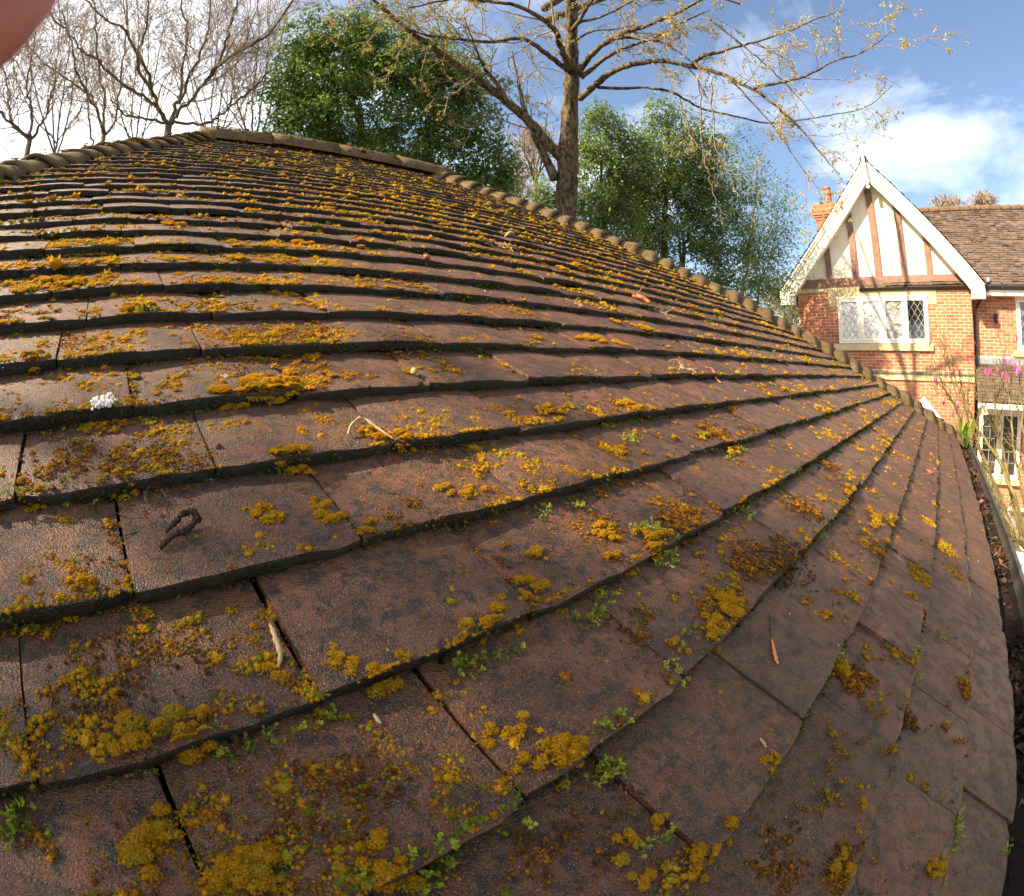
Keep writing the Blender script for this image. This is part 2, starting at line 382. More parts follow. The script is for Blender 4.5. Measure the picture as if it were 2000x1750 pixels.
M_SILVER = mat_plain('silver_metal', (0.62, 0.62, 0.64), 0.28, 0.5, 0.1, 9, metal=0.85, bump=0.0)
M_WBOARD = mat_plain('white_plastic_board', (0.80, 0.80, 0.82), 0.4, 0.4, 0.06, 3, bump=0.05)
M_GBOARD = mat_plain('pale_grey_board', (0.50, 0.48, 0.47), 0.6, 0.3, 0.15, 4)
M_RED = mat_plain('red_plastic', (0.55, 0.03, 0.03), 0.4, 0.4, 0.1)
M_BLUE = mat_plain('blue_white_box', (0.42, 0.50, 0.60), 0.5, 0.3, 0.2, 12)
M_ORANGE = mat_plain('orange_plastic', (0.62, 0.14, 0.05), 0.45, 0.4, 0.15)
M_DRYLEAF = mat_attr_leaf('dry_leaf', [(0.022, 0.012, 0.008), (0.050, 0.026, 0.016), (0.15, 0.075, 0.04)], (1, 0.7, 0.4), 0.55, 0.3, 0.2)
M_TWIG = mat_bark('dead_twig', (0.05, 0.032, 0.022), (0.13, 0.085, 0.055), (0.17, 0.13, 0.10), 300, 0.6, 0.001)
M_STRAW = mat_plain('straw', (0.38, 0.27, 0.15), 0.7, 0.2, 0.3, 60)
M_QUARTZ = mat_plain('white_droppings', (0.78, 0.76, 0.74), 0.8, 0.2, 0.12, 120, bump=0.4, bscale=600, bdist=0.001)
M_REDLEAF = mat_plain('red_leaf', (0.36, 0.10, 0.045), 0.5, 0.3, 0.25, 80)
M_HOLLY = mat_attr_leaf('holly_leaf', [(0.032, 0.062, 0.024), (0.080, 0.130, 0.045), (0.140, 0.195, 0.060), (0.22, 0.28, 0.05)], (1.4, 1.7, 0.6), 0.42, 0.3, 0.40)
M_EVER = mat_attr_leaf('evergreen_leaf', [(0.038, 0.068, 0.036), (0.085, 0.128, 0.058), (0.145, 0.190, 0.075), (0.24, 0.26, 0.07)], (1.4, 1.6, 0.6), 0.45, 0.3, 0.40)
M_BUD = mat_attr_leaf('opening_bud', [(0.26, 0.19, 0.07), (0.38, 0.33, 0.12), (0.50, 0.48, 0.20)], (1.1, 1.1, 0.6), 0.6, 0.2, 0.35)
M_BARK = mat_bark('rough_bark', (0.032, 0.022, 0.014), (0.175, 0.13, 0.088), (0.16, 0.14, 0.065), 24, 1.0, 0.05)
M_BARK2 = mat_bark('mossy_bark', (0.075, 0.052, 0.034), (0.16, 0.115, 0.07), (0.17, 0.15, 0.04), 60, 0.7, 0.006)
M_BARKD = mat_bark('dark_bark', (0.070, 0.052, 0.044), (0.165, 0.125, 0.086), (0.13, 0.11, 0.06), 60, 0.7, 0.006)
M_TWIGP = mat_bark('pale_twig', (0.19, 0.14, 0.11), (0.32, 0.25, 0.19), (0.28, 0.24, 0.13), 80, 0.3, 0.002)
M_MAGTW = mat_bark('magnolia_bark', (0.09, 0.07, 0.035), (0.17, 0.135, 0.065), (0.18, 0.18, 0.04), 80, 0.3, 0.002)
M_PETAL = mat_attr_leaf('magnolia_petal', [(0.45, 0.04, 0.22), (0.62, 0.09, 0.38), (0.72, 0.25, 0.52)], (1.1, 0.9, 1.1), 0.45, 0.3, 0.4)
M_GRASS = mat_attr_leaf('weed_leaf', [(0.07, 0.13, 0.015), (0.16, 0.24, 0.03), (0.27, 0.33, 0.05)], (1.2, 1.4, 0.4), 0.5, 0.3, 0.4)

rng = np.random.default_rng(11)

# ------------------------------------------------------------------ ground
gv = []; gq = []
gx = np.concatenate([np.linspace(-400, -30, 6), np.linspace(-20, 40, 13), np.linspace(60, 400, 6)])
GX, GY = np.meshgrid(gx, gx, indexing='ij'); n_ = len(gx)
GZ = (vnoise(GX * 0.05, GY * 0.05, 3) - 0.5) * 0.0
ii, jj = np.meshgrid(np.arange(n_ - 1), np.arange(n_ - 1), indexing='ij'); b_ = (ii * n_ + jj).ravel()
g = link('ground', mesh_np('ground', np.stack([GX, GY, GZ], -1), np.stack([b_, b_ + n_, b_ + n_ + 1, b_ + 1], -1), M_GROUND))
tag(g, kind='structure')
pat = MB(); pat.box((4.9, -6.0, -0.05), (13.0, 3.2, 0.02)); po = pat.build('patio', M_MORT); tag(po, kind='structure')
slab = [MB(), MB(), MB()]
for i, m_ in enumerate(slab): m_.box((-0.294, -0.294, 0), (0.294, 0.294, 0.03 + 0.002 * i), 0.3 + 0.2 * i)
slab = [m_.mesh('paving_slab', M_PAVE) for m_ in slab]
for i in range(13):
    for j in range(8):
        c = (5.3 + i * 0.6, -3.3 + j * 0.6)
        x_, y_ = proj(np.array([c[0], c[1], 0.05]))
        s_ = link('paving_slab', slab[(i * 3 + j) % 3], None); s_.location = (c[0], c[1], 0.004 + 0.002 * ((i + j) % 3)); adopt(s_, po)

# ------------------------------------------------------------------ the outbuilding whose tiled roof fills the picture
TP = 0.16; GAUGE = 0.1; ROWS = 36; RS = ROWS * GAUGE
def tL(s): return -1.70 + 0.6 * np.asarray(s, float)
def tR(s): return 4.20 - 0.585 * np.asarray(s, float)
OFF = np.array([(0.075 * (k % 2) + 0.03 * math.sin(k * 2.3)) % TP for k in range(ROWS)])
for k_, v_ in {2: .113, 3: .042, 4: .141, 5: .077, 6: .157, 7: .078, 8: .021}.items(): OFF[k_] = v_
RIDGE_Y = RS * math.cos(AL); RIDGE_Z = EZ + RS * math.sin(AL)
XL, XR = -1.70, 4.20
garage = thing('outbuilding', (1.3, RIDGE_Y, 0), 'low outbuilding whose mossy red-brown hipped tile roof fills the foreground', 'outbuilding')
m_ = MB(); wl = 0.28
for lo, hi in (((XL + wl, wl, 0), (XR - wl, wl + 0.22, EZ - 0.02)), ((XL + wl, 2 * RIDGE_Y - wl - 0.22, 0), (XR - wl, 2 * RIDGE_Y - wl, EZ - 0.02)),
               ((XL + wl, wl + 0.22, 0), (XL + wl + 0.22, 2 * RIDGE_Y - wl - 0.22, EZ - 0.02)), ((XR - wl - 0.22, wl + 0.22, 0), (XR - wl, 2 * RIDGE_Y - wl - 0.22, EZ - 0.02))):
    m_.box(lo, hi, 0.4)
m_.build('wall', M_BRICK, garage)
m_ = MB(); m_.box((XL + 0.02, 0.035, EZ - 0.20), (XR - 0.02, 0.06, EZ - 0.045)); m_.build('fascia', M_BLACK, garage)
# the boarding under the tiles: a hipped solid, 4.5 cm below the tile tops
dv = 0.045
def rp(x, y, z): return (x, y, z - dv * 1.25)
A0, A1, A2, A3 = rp(XL, 0, EZ), rp(XR, 0, EZ), rp(XR, 2 * RIDGE_Y, EZ), rp(XL, 2 * RIDGE_Y, EZ)
rl, rr = rp(float(tL(RS)), RIDGE_Y, RIDGE_Z), rp(float(tR(RS)), RIDGE_Y, RIDGE_Z)
deck = link('roof', mesh_np('roof', [A0, A1, A2, A3, rl, rr], [np.array([(0, 1, 5, 4), (2, 3, 4, 5), (3, 2, 1, 0)]), np.array([(1, 2, 5), (3, 0, 4)])], M_DECK), garage)

def tile_shape(r, nx=9, ny=5, length=0.17, w=0.1578):
    """one plain tile: nose along x at y=0, running up +y, cambered, with a worn nose"""
    xs = np.linspace(-w / 2, w / 2, nx); ys = np.concatenate([[0.0], np.linspace(0.006, length, ny - 1)])
    cam_ = 0.0024 + r.normal() * 0.0008; lc = r.normal() * 0.0006
    wob = r.normal(size=nx) * 0.0006; X, Y = np.meshgrid(xs, ys)
    Yj = Y.copy(); Yj[0] += wob * 1.3; Yj[0, 0] += abs(r.normal()) * 0.002; Yj[0, -1] += abs(r.normal()) * 0.002
    Z = -0.14 * Y + cam_ * (1 - (X / (w / 2)) ** 2) + lc * np.sin(Y * 30) + r.normal(size=X.shape) * 0.00018
    Z[0] -= 0.0008 + np.abs(r.normal(size=nx)) * 0.0007
    top = np.stack([X, Yj, Z], -1).reshape(-1, 3)
    rim = np.stack([xs, Yj[0] - 0.0008, Z[0] - 0.002], -1); bot = np.stack([xs, Yj[0] + 0.001, Z[0] - 0.0135 + r.normal(size=nx) * 0.0006], -1)
    n0 = nx * ny; v = np.concatenate([top, rim, bot, top[:nx]]); n3 = n0 + 2 * nx
    i, j = np.meshgrid(np.arange(ny - 1), np.arange(nx - 1), indexing='ij'); a = (i * nx + j).ravel()
    q = [np.stack([a, a + 1, a + nx + 1, a + nx], -1)]
    j = np.arange(nx - 1)
    q.append(np.stack([n0 + j, n0 + j + 1, n3 + j + 1, n3 + j], -1)); q.append(np.stack([n0 + nx + j, n0 + nx + j + 1, n0 + j + 1, n0 + j], -1))
    # the long edges
    L0 = np.arange(ny) * nx; R0 = L0 + nx - 1
    eL = top[L0] - np.array([0, 0, 0.0135]); eR = top[R0] - np.array([0, 0, 0.0135]); k0 = len(v)
    v = np.concatenate([v, eL, eR, top[L0], top[R0]]); m = np.arange(ny - 1); k1 = k0 + 2 * ny
    q.append(np.stack([k1 + m, k1 + m + 1, k0 + m + 1, k0 + m], -1)); q.append(np.stack([k0 + ny + m, k0 + ny + m + 1, k1 + ny + m + 1, k1 + ny + m], -1))
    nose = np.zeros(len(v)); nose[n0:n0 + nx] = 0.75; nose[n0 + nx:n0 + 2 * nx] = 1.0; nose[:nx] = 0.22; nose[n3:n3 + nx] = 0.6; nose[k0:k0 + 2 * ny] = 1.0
    return v, np.concatenate(q), nose
TV = []
for i in range(14):
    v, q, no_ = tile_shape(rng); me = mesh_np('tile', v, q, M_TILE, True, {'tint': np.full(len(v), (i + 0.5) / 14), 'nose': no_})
    TV.append(me)
cand = []
for k in range(ROWS):
    s = k * GAUGE
    i0 = int(math.floor((float(tL(s)) - OFF[k]) / TP)); i1 = int(math.ceil((float(tR(s)) - OFF[k]) / TP))
    for i in range(i0, i1):
        tc_ = OFF[k] + (i + 0.5) * TP
        if tc_ + TP / 2 < tL(s) or tc_ - TP / 2 > tR(s): continue
        d_ = math.hypot(tc_, s + 0.05 - CAM_S)
        w_ = RW(np.array([tc_ - .07, tc_, tc_ + .07]), np.array([s + .02, s + .05, s + .09])); px, py = proj(w_)
        inside = bool(np.any((px > -20) & (px < 2020) & (py > 0) & (py < 1770)))
        whole = tc_ - TP / 2 > tL(s + 0.17) and tc_ + TP / 2 < tR(s + 0.17)
        cand.append((d_, k, i, tc_, s, inside, whole))
cand.sort()
solo = [c for c in cand if c[5] and c[6]][:300]; solo_set = set((c[1], c[2]) for c in solo)
B3 = Matrix((tuple(U), tuple(V), tuple(NN))).transposed()
def tile_place(k, i):
    r = random.Random(k * 1000 + i)
    return r.gauss(0, 0.0022), r.gauss(0, 0.0013), r.gauss(0, R_(0.55)), r.gauss(0, 0.0014)
for d_, k, i, tc_, s, _, _ in solo:
    ds, dh, yaw, roll = tile_place(k, i)
    o = bpy.data.objects.new('tile', TV[(k * 5 + i * 3 + (k * i) % 7) % 14]); COL.objects.link(o)
    m4 = (B3 @ Matrix.Rotation(yaw, 3, 'Z') @ Matrix.Rotation(roll * 6, 3, 'Y')).to_4x4()
    m4.translation = Vector(RW(tc_, s + ds, dh)); o.matrix_basis = m4; adopt(o, deck)
rest = MB(); rest_nose = []
for d_, k, i, tc_, s, _, _ in cand:
    if (k, i) in solo_set: continue
    ds, dh, yaw, roll = tile_place(k, i)
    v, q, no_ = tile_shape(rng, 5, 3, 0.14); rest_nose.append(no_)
    vt = np.clip(v[:, 0] + tc_, tL(s + v[:, 1]), tR(s + v[:, 1]))
    rest.add(RW(vt, v[:, 1] + s + ds, v[:, 2] + dh), q, tint=rng.random())
ro_ = rest.build('tile_field', M_TILE, deck, True); tag(ro_, kind='stuff')
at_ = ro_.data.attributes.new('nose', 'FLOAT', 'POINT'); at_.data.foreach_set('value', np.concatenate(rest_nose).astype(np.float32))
# the slopes that face away: plain stepped courses
away = MB()
for k in range(ROWS):
    a, b = k * GAUGE, (k + 1.15) * GAUGE
    def slope_pt(side, s, e, h):
        f = s / RS
        z = EZ + s * math.sin(AL) + h
        if side == 'back': return (float(tL(s)) * (1 - e) + float(tR(s)) * e, 2 * RIDGE_Y - s * math.cos(AL), z)
        y = s * math.cos(AL) * (1 - e) + (2 * RIDGE_Y - s * math.cos(AL)) * e
        return (float(tR(s)) if side == 'right' else float(tL(s)), y, z)
    for side in ('back', 'right', 'left'):
        p0, p1 = slope_pt(side, a, 0, -0.004), slope_pt(side, a, 1, -0.004); p2, p3 = slope_pt(side, b, 1, -0.024), slope_pt(side, b, 0, -0.024)
        c0, c1 = slope_pt(side, a, 0, -0.02), slope_pt(side, a, 1, -0.02)
        away.add([p0, p1, p2, p3, c0, c1], [(0, 1, 2, 3), (4, 5, 1, 0)], tint=rng.random())
tag(away.build('tile_courses', M_TILE, deck), kind='stuff')

# bonnet hip tiles, one to each course
def bonnet_mesh(seed, gam, top_lift=0.046):
    r = np.random.default_rng(seed); nx, ny = 13, 5
    e = np.linspace(-1, 1, nx); ys = np.linspace(0, 0.20, ny); tg = math.tan(gam)
    hw = np.linspace(0.122, 0.07, ny) * (1 + r.normal() * 0.03)
    X = e[None] * hw[:, None]; lift = np.linspace(top_lift, 0.0, ny)[:, None]
    rd = 0.05
    Z = -tg * (np.sqrt(X ** 2 + rd ** 2) - rd) + lift * (1 - np.abs(e)[None] ** 2.6) - tg * 0.03 * np.abs(e)[None] ** 3 + 0.006 + r.normal(size=X.shape) * 0.0012
    Y = np.repeat(ys[:, None], nx, 1); Y[0] += 0.018 * e ** 2 * 0.6 + r.normal(size=nx) * 0.001
    top = np.stack([X, Y, Z], -1).reshape(-1, 3)
    low = np.stack([X[0] * 0.93, Y[0] + 0.001, Z[0] - 0.014], -1); cap = np.stack([X[0] * 0.9, Y[0] + 0.012, np.minimum(Z[0] - 0.013, 0.035)], -1)
    base = np.stack([X[0] * 0.9, Y[0] + 0.012, -tg * np.abs(X[0]) - 0.02], -1)
    v = np.concatenate([top, low, cap, base]); n0 = nx * ny
    i, j = np.meshgrid(np.arange(ny - 1), np.arange(nx - 1), indexing='ij'); a = (i * nx + j).ravel()
    q = [np.stack([a, a + 1, a + nx + 1, a + nx], -1)]; j = np.arange(nx - 1)
    q.append(np.stack([n0 + j, n0 + j + 1, j + 1, j], -1)); q.append(np.stack([n0 + nx + j, n0 + nx + j + 1, n0 + j + 1, n0 + j], -1))
    q.append(np.stack([n0 + 2 * nx + j, n0 + 2 * nx + j + 1, n0 + nx + j + 1, n0 + nx + j], -1))
    L0 = np.arange(ny) * nx; R0 = L0 + nx - 1; k0 = len(v)
    dl = top[L0] + [0.004, 0, 0]; dr = top[R0] + [-0.004, 0, 0]; dl[:, 2] = -tg * np.abs(dl[:, 0]) - 0.015; dr[:, 2] = -tg * np.abs(dr[:, 0]) - 0.015
    v = np.concatenate([v, dl, dr]); m = np.arange(ny - 1)
    q.append(np.stack([L0[m], L0[m + 1], k0 + m + 1, k0 + m], -1)); q.append(np.stack([k0 + ny + m, k0 + ny + m + 1, R0[m + 1], R0[m]], -1))
    q = np.concatenate(q); me = mesh_np('bonnet_tile', v, q, M_BON, True); me.materials.append(M_BMOR2)
    mi = np.zeros(len(q), np.int32); a0 = (ny - 1) * (nx - 1) + 2 * (nx - 1); mi[a0:a0 + nx - 1] = 1
    me.polygons.foreach_set('material_index', mi)
    return me
BONPOS = []
for side, sg in (('right', 1), ('left', -1)):
    hd = V + (-0.585 if side == 'right' else 0.6) * U; hd /= np.linalg.norm(hd)
    ne = np.cross(np.array([0, 1.0, 0]), hd); ne /= np.linalg.norm(ne); ne *= 1 if ne[2] > 0 else -1
    up = NN + ne; up /= np.linalg.norm(up); sd = np.cross(hd, up); gam = math.acos(float(NN @ up))
    BM = [bonnet_mesh(100 + i + 50 * sg, gam, (0.046 if side == 'right' else 0.026) * (0.8 + 0.08 * i)) for i in range(6)]
    for k in range(0 if side == 'right' else 12, ROWS):
        r = random.Random(k * 7 + sg)
        t_ = float(tR(k * GAUGE) if side == 'right' else tL(k * GAUGE)); p = RW(t_, k * GAUGE, 0.0) - hd * (0.006 + r.uniform(-.006, .006)) + up * r.uniform(-.002, .004)
        rot = Matrix((tuple(sd), tuple(hd), tuple(up))).transposed() @ Matrix.Rotation(r.gauss(0, R_(2.2)), 3, 'Z') @ Matrix.Rotation(r.gauss(0, R_(2)), 3, 'Y') @ Matrix.Rotation(r.gauss(0, R_(1)), 3, 'X')
        o = bpy.data.objects.new('bonnet_tile', BM[k % 6]); COL.objects.link(o)
        m4 = rot.to_4x4(); m4.translation = Vector(p); o.matrix_basis = m4; adopt(o, deck)
        BONPOS.append((p, sd, hd, up, side, k))
# ridge tiles
x0, x1 = float(tL(RS)) - 0.02, float(tR(RS)) + 0.10; nseg = 4; sl_ = (x1 - x0) / nseg
for i in range(nseg):
    a = np.linspace(-100, 100, 15) * math.pi / 180; r0 = 0.086
    xs = np.linspace(x0 + i * sl_ + 0.003, x0 + (i + 1) * sl_ - 0.003, 5); dz = -0.012 + rng.normal() * 0.003
    wv = rng.normal(size=(5, 15)) * 0.0015
    pv = np.array([[(x, RIDGE_Y + (r0 + w) * math.sin(t), RIDGE_Z + dz + (r0 + w) * math.cos(t)) for t, w in zip(a, wr)] for x, wr in zip(xs, wv)])
    n0 = pv.reshape(-1, 3); inn = np.array([[(x, RIDGE_Y + 0.08 * math.sin(t), RIDGE_Z + dz + 0.08 * math.cos(t)) for t in a] for x in (xs[0], xs[-1])]).reshape(-1, 3)
    ce = np.array([(xs[0] + 0.01, RIDGE_Y, RIDGE_Z - 0.05), (xs[-1] - 0.01, RIDGE_Y, RIDGE_Z - 0.05)])
    v = np.concatenate([n0, inn, ce]); q = [(p_ * 15 + j, p_ * 15 + j + 1, (p_ + 1) * 15 + j + 1, (p_ + 1) * 15 + j) for p_ in range(4) for j in range(14)]
    q += [(75 + j, 75 + j + 1, j + 1, j) for j in range(14)] + [(60 + j, 60 + j + 1, 90 + j + 1, 90 + j) for j in range(14)]
    tr = [(105, 75 + j + 1, 75 + j) for j in range(14)] + [(106, 90 + j, 90 + j + 1) for j in range(14)]
    link('ridge_tile', mesh_np('ridge_tile', v, [np.array(q), np.array(tr)], M_RIDGE, True), deck)

# gutter with brackets and its litter
GY0, GZ0, GR = -0.038, EZ - 0.030, 0.058
def gutter_shell(x0, x1, n=24, ro=GR, ri=GR - 0.004):
    a = np.linspace(180, 360, 13) * math.pi / 180
    prof = [(GY0 + ro * math.cos(t), GZ0 + ro * math.sin(t)) for t in a] + [(GY0 + ro - 0.001, GZ0 + 0.006), (GY0 + ro - 0.011, GZ0 + 0.006), (GY0 + ro - 0.011, GZ0 + 0.001)]
    prof += [(GY0 + ri * math.cos(t), GZ0 + ri * math.sin(t)) for t in a[::-1][1:]] + [(GY0 - ro + 0.001, GZ0 + 0.003)]
    # mirrored so that the bead is on the outer (-y) lip
    prof = [(2 * GY0 - y, z) for y, z in prof]; m = len(prof)
    xs = np.linspace(x0, x1, n); v = np.array([[(x, y + 0.0012 * math.sin(x * 3.1), z + 0.0012 * math.sin(x * 2.3 + 1)) for y, z in prof] for x in xs]).reshape(-1, 3)
    q = [(i * m + j, i * m + (j + 1) % m, (i + 1) * m + (j + 1) % m, (i + 1) * m + j) for i in range(n - 1) for j in range(m)]
    return v, q
v, q = gutter_shell(-1.6, 4.29); gut = link('gutter', mesh_np('gutter', v, np.array(q), M_GUT, True), garage)
m_ = MB(); m_.prism([(4.29, GY0 + GR * math.cos(t), GZ0 + GR * math.sin(t)) for t in np.linspace(math.pi, 2 * math.pi, 13)], (0.006, 0, 0)); m_.build('end_stop', M_BLACK, gut)
for x in (-0.62, 0.25, 0.97, 1.72, 2.45, 3.2, 3.9):
    m_ = MB(); a = np.linspace(175, 365, 12) * math.pi / 180
    pv = [(x, GY0 + (GR + 0.003) * math.cos(t), GZ0 + (GR + 0.003) * math.sin(t)) for t in a]
    for p_, q_ in zip(pv[:-1], pv[1:]): m_.bar(p_, q_, 0.025, 0.004, up=(0, (p_[1] + q_[1]) / 2 - GY0, (p_[2] + q_[2]) / 2 - GZ0))
    m_.bar((x, GY0 - GR - 0.004, GZ0 + 0.004), (x, GY0 - GR + 0.014, GZ0 + 0.012), 0.025, 0.005)
    m_.build('bracket', M_GUT, gut)

# ------------------------------------------------------------------ moss
def surf(t, s):
    """height of the tile tops over the nose plane"""
    t = np.asarray(t, float); s = np.asarray(s, float)
    k = np.clip(np.floor(s / GAUGE), 0, ROWS - 1).astype(int)
    x = np.mod(t - OFF[k], TP) - TP / 2
    return -0.14 * (s - k * GAUGE) + 0.0024 * (1 - (x / (TP / 2)) ** 2)
def ico():
    p = (1 + 5 ** .5) / 2
    v = np.array([(-1, p, 0), (1, p, 0), (-1, -p, 0), (1, -p, 0), (0, -1, p), (0, 1, p), (0, -1, -p), (0, 1, -p), (p, 0, -1), (p, 0, 1), (-p, 0, -1), (-p, 0, 1)], float)
    v /= np.linalg.norm(v[0])
    f = np.array([(0, 11, 5), (0, 5, 1), (0, 1, 7), (0, 7, 10), (0, 10, 11), (1, 5, 9), (5, 11, 4), (11, 10, 2), (10, 7, 6), (7, 1, 8), (3, 9, 4), (3, 4, 2), (3, 2, 6), (3, 6, 8), (3, 8, 9), (4, 9, 5), (2, 4, 11), (6, 2, 10), (8, 6, 7), (9, 8, 1)])
    return v, f
IV, IF = ico()
def crumb_protos(n, shards, seed, spike=1.5):
    r = np.random.default_rng(seed); out = []
    for _ in range(n):
        v = IV * (0.55 + 0.42 * r.random((12, 1))); f = [IF]; vv = [v]; k = 12
        d = r.normal(size=(shards, 3)); d[:, 2] = np.abs(d[:, 2]) * 0.9 + 0.1; d /= np.linalg.norm(d, axis=1)[:, None]
        sd_ = np.cross(d, r.normal(size=(shards, 3))); sd_ /= np.linalg.norm(sd_, axis=1)[:, None]
        a = d * 0.5 + sd_ * 0.16; b = d * 0.5 - sd_ * 0.16; c = d * (1.0 + (spike - 1) * r.random((shards, 1)) * 1.4)
        vv.append(np.stack([a, b, c], 1).reshape(-1, 3)); f.append(np.arange(shards * 3).reshape(-1, 3) + 12)
        out.append((np.concatenate(vv), np.concatenate(f)))
    return np.stack([o[0] for o in out]), out[0][1]
CP, CF = crumb_protos(14, 14, 5, 1.4); CP2, CF2 = crumb_protos(12, 6, 6, 1.25)
class Scatter:
    """many small shapes at positions on the roof, as one mesh with a colour each"""
    def __init__(s): s.v = []; s.f = []; s.c = []; s.n = 0
    def put(s, t, st, h, rad, col, seed=0, flat=0.75, protos=None, faces=None, basis=None):
        protos = CP if protos is None else protos; faces = CF if faces is None else faces
        r = np.random.default_rng(seed); n = len(t)
        if n == 0: return
        pr = protos[r.integers(0, len(protos), n)]
        a = r.random(n) * 2 * math.pi; ca, sa = np.cos(a)[:, None], np.sin(a)[:, None]
        x = pr[..., 0] * ca - pr[..., 1] * sa; y = pr[..., 0] * sa + pr[..., 1] * ca; z = pr[..., 2] * flat
        w = RW(t[:, None] + x * rad[:, None], st[:, None] + y * rad[:, None], h[:, None] + z * rad[:, None])
        nv = pr.shape[1]
        s.v.append(w.reshape(-1, 3)); s.f.append((faces[None] + (np.arange(n) * nv)[:, None, None]).reshape(-1, 3) + s.n)
        # tops of each crumb take the tint, undersides a darkened copy of it
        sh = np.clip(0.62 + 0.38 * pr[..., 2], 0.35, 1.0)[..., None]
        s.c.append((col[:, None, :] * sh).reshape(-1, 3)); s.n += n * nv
    def build(s, name, mat):
        return link(name, mesh_np(name, np.concatenate(s.v), np.concatenate(s.f), mat, False, {'col': np.concatenate(s.c)}))
GOLD = np.array([0.53, 0.275, 0.008]); ORNG = np.array([0.38, 0.150, 0.010]); BRWN = np.array([0.13, 0.062, 0.016]); YGRN = np.array([0.36, 0.31, 0.022]); GREEN = np.array([0.10, 0.155, 0.018]); OLIV = np.array([0.13, 0.11, 0.014])
def pal(u, *cs):
    u = np.clip(u, 0, 0.9999) * (len(cs) - 1); i = u.astype(int); f = (u - i)[:, None]; cs = np.array(cs)
    return cs[i] * (1 - f) + cs[i + 1] * f
def inview(t, s, m=30):
    px, py = proj(RW(t, s, np.zeros_like(t))); return (px > -m) & (px < 2000 + m) & (py > 0) & (py < 1750 + m)

crumbs = Scatter()
def scatter_zone(n, d0, d1, r_med, seed, dens):
    r = np.random.default_rng(seed)
    t = r.uniform(-1.2, 4.2, n * 3); s = r.uniform(0.0, RS - 0.02, n * 3)
    if d1 < 1.2: t = r.uniform(-0.9, 1.3, n * 3); s = r.uniform(0.0, 1.5, n * 3)
    d = np.hypot(np.hypot(t, s - CAM_S), CAM_H)
    ok = (d >= d0) & (d < d1) & (t > tL(s) + 0.03) & (t < tR(s) - 0.03) & inview(t, s)
    t, s, d = t[ok], s[ok], d[ok]
    fr = s / GAUGE - np.floor(s / GAUGE)
    big = fbm(t * 5.5, s * 7.5, 4, 3); mid = fbm(t * 26, s * 30, 9, 3); fine = fbm(t * 90, s * 90, 21, 2)
    left = 0.055 * np.tanh((0.5 - t) * 1.6) * (d < 1.3) + 0.015 * (d > 1.3)
    low = np.clip(0.34 - s, 0, 1) * 0.5                       # the damp lowest courses are barer
    f = big * 0.26 + mid * 0.42 + fine * 0.44 + left - low + 0.11 * (0.5 - fr) + 0.05 * np.minimum(s / 2.0, 1)
    keep = f > dens + r.normal(size=len(f)) * 0.028
    t, s, d, f, fr, mid = t[keep], s[keep], d[keep], f[keep], fr[keep], mid[keep]
    ex = np.clip((f - dens) / 0.16, 0, 1)
    rad = r_med * np.exp(r.normal(size=len(t)) * 0.5) * (0.65 + 1.0 * ex)
    u = np.clip(0.14 + 0.55 * ex + r.normal(size=len(t)) * 0.18 + 0.30 * np.minimum(d / 2.5, 1), 0, 1)
    col = pal(u, BRWN, ORNG, GOLD, GOLD * 1.1, YGRN) * np.exp(r.normal(size=(len(t), 1)) * 0.14)
    gm = (r.random(len(t)) < 0.16) & (vnoise(t * 14, s * 18, 55) > 0.35); col[gm] = pal(r.random(int(gm.sum())), GREEN, YGRN * 0.8, YGRN * 1.15)
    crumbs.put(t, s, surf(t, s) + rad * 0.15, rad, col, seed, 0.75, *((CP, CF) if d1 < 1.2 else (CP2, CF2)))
scatter_zone(330000, 0.0, 0.62, 0.00078, 31, 0.648)
scatter_zone(210000, 0.62, 1.05, 0.00118, 32, 0.645)
scatter_zone(190000, 1.05, 2.0, 0.0024, 33, 0.690)
scatter_zone(100000, 2.0, 5.2, 0.0038, 34, 0.732)
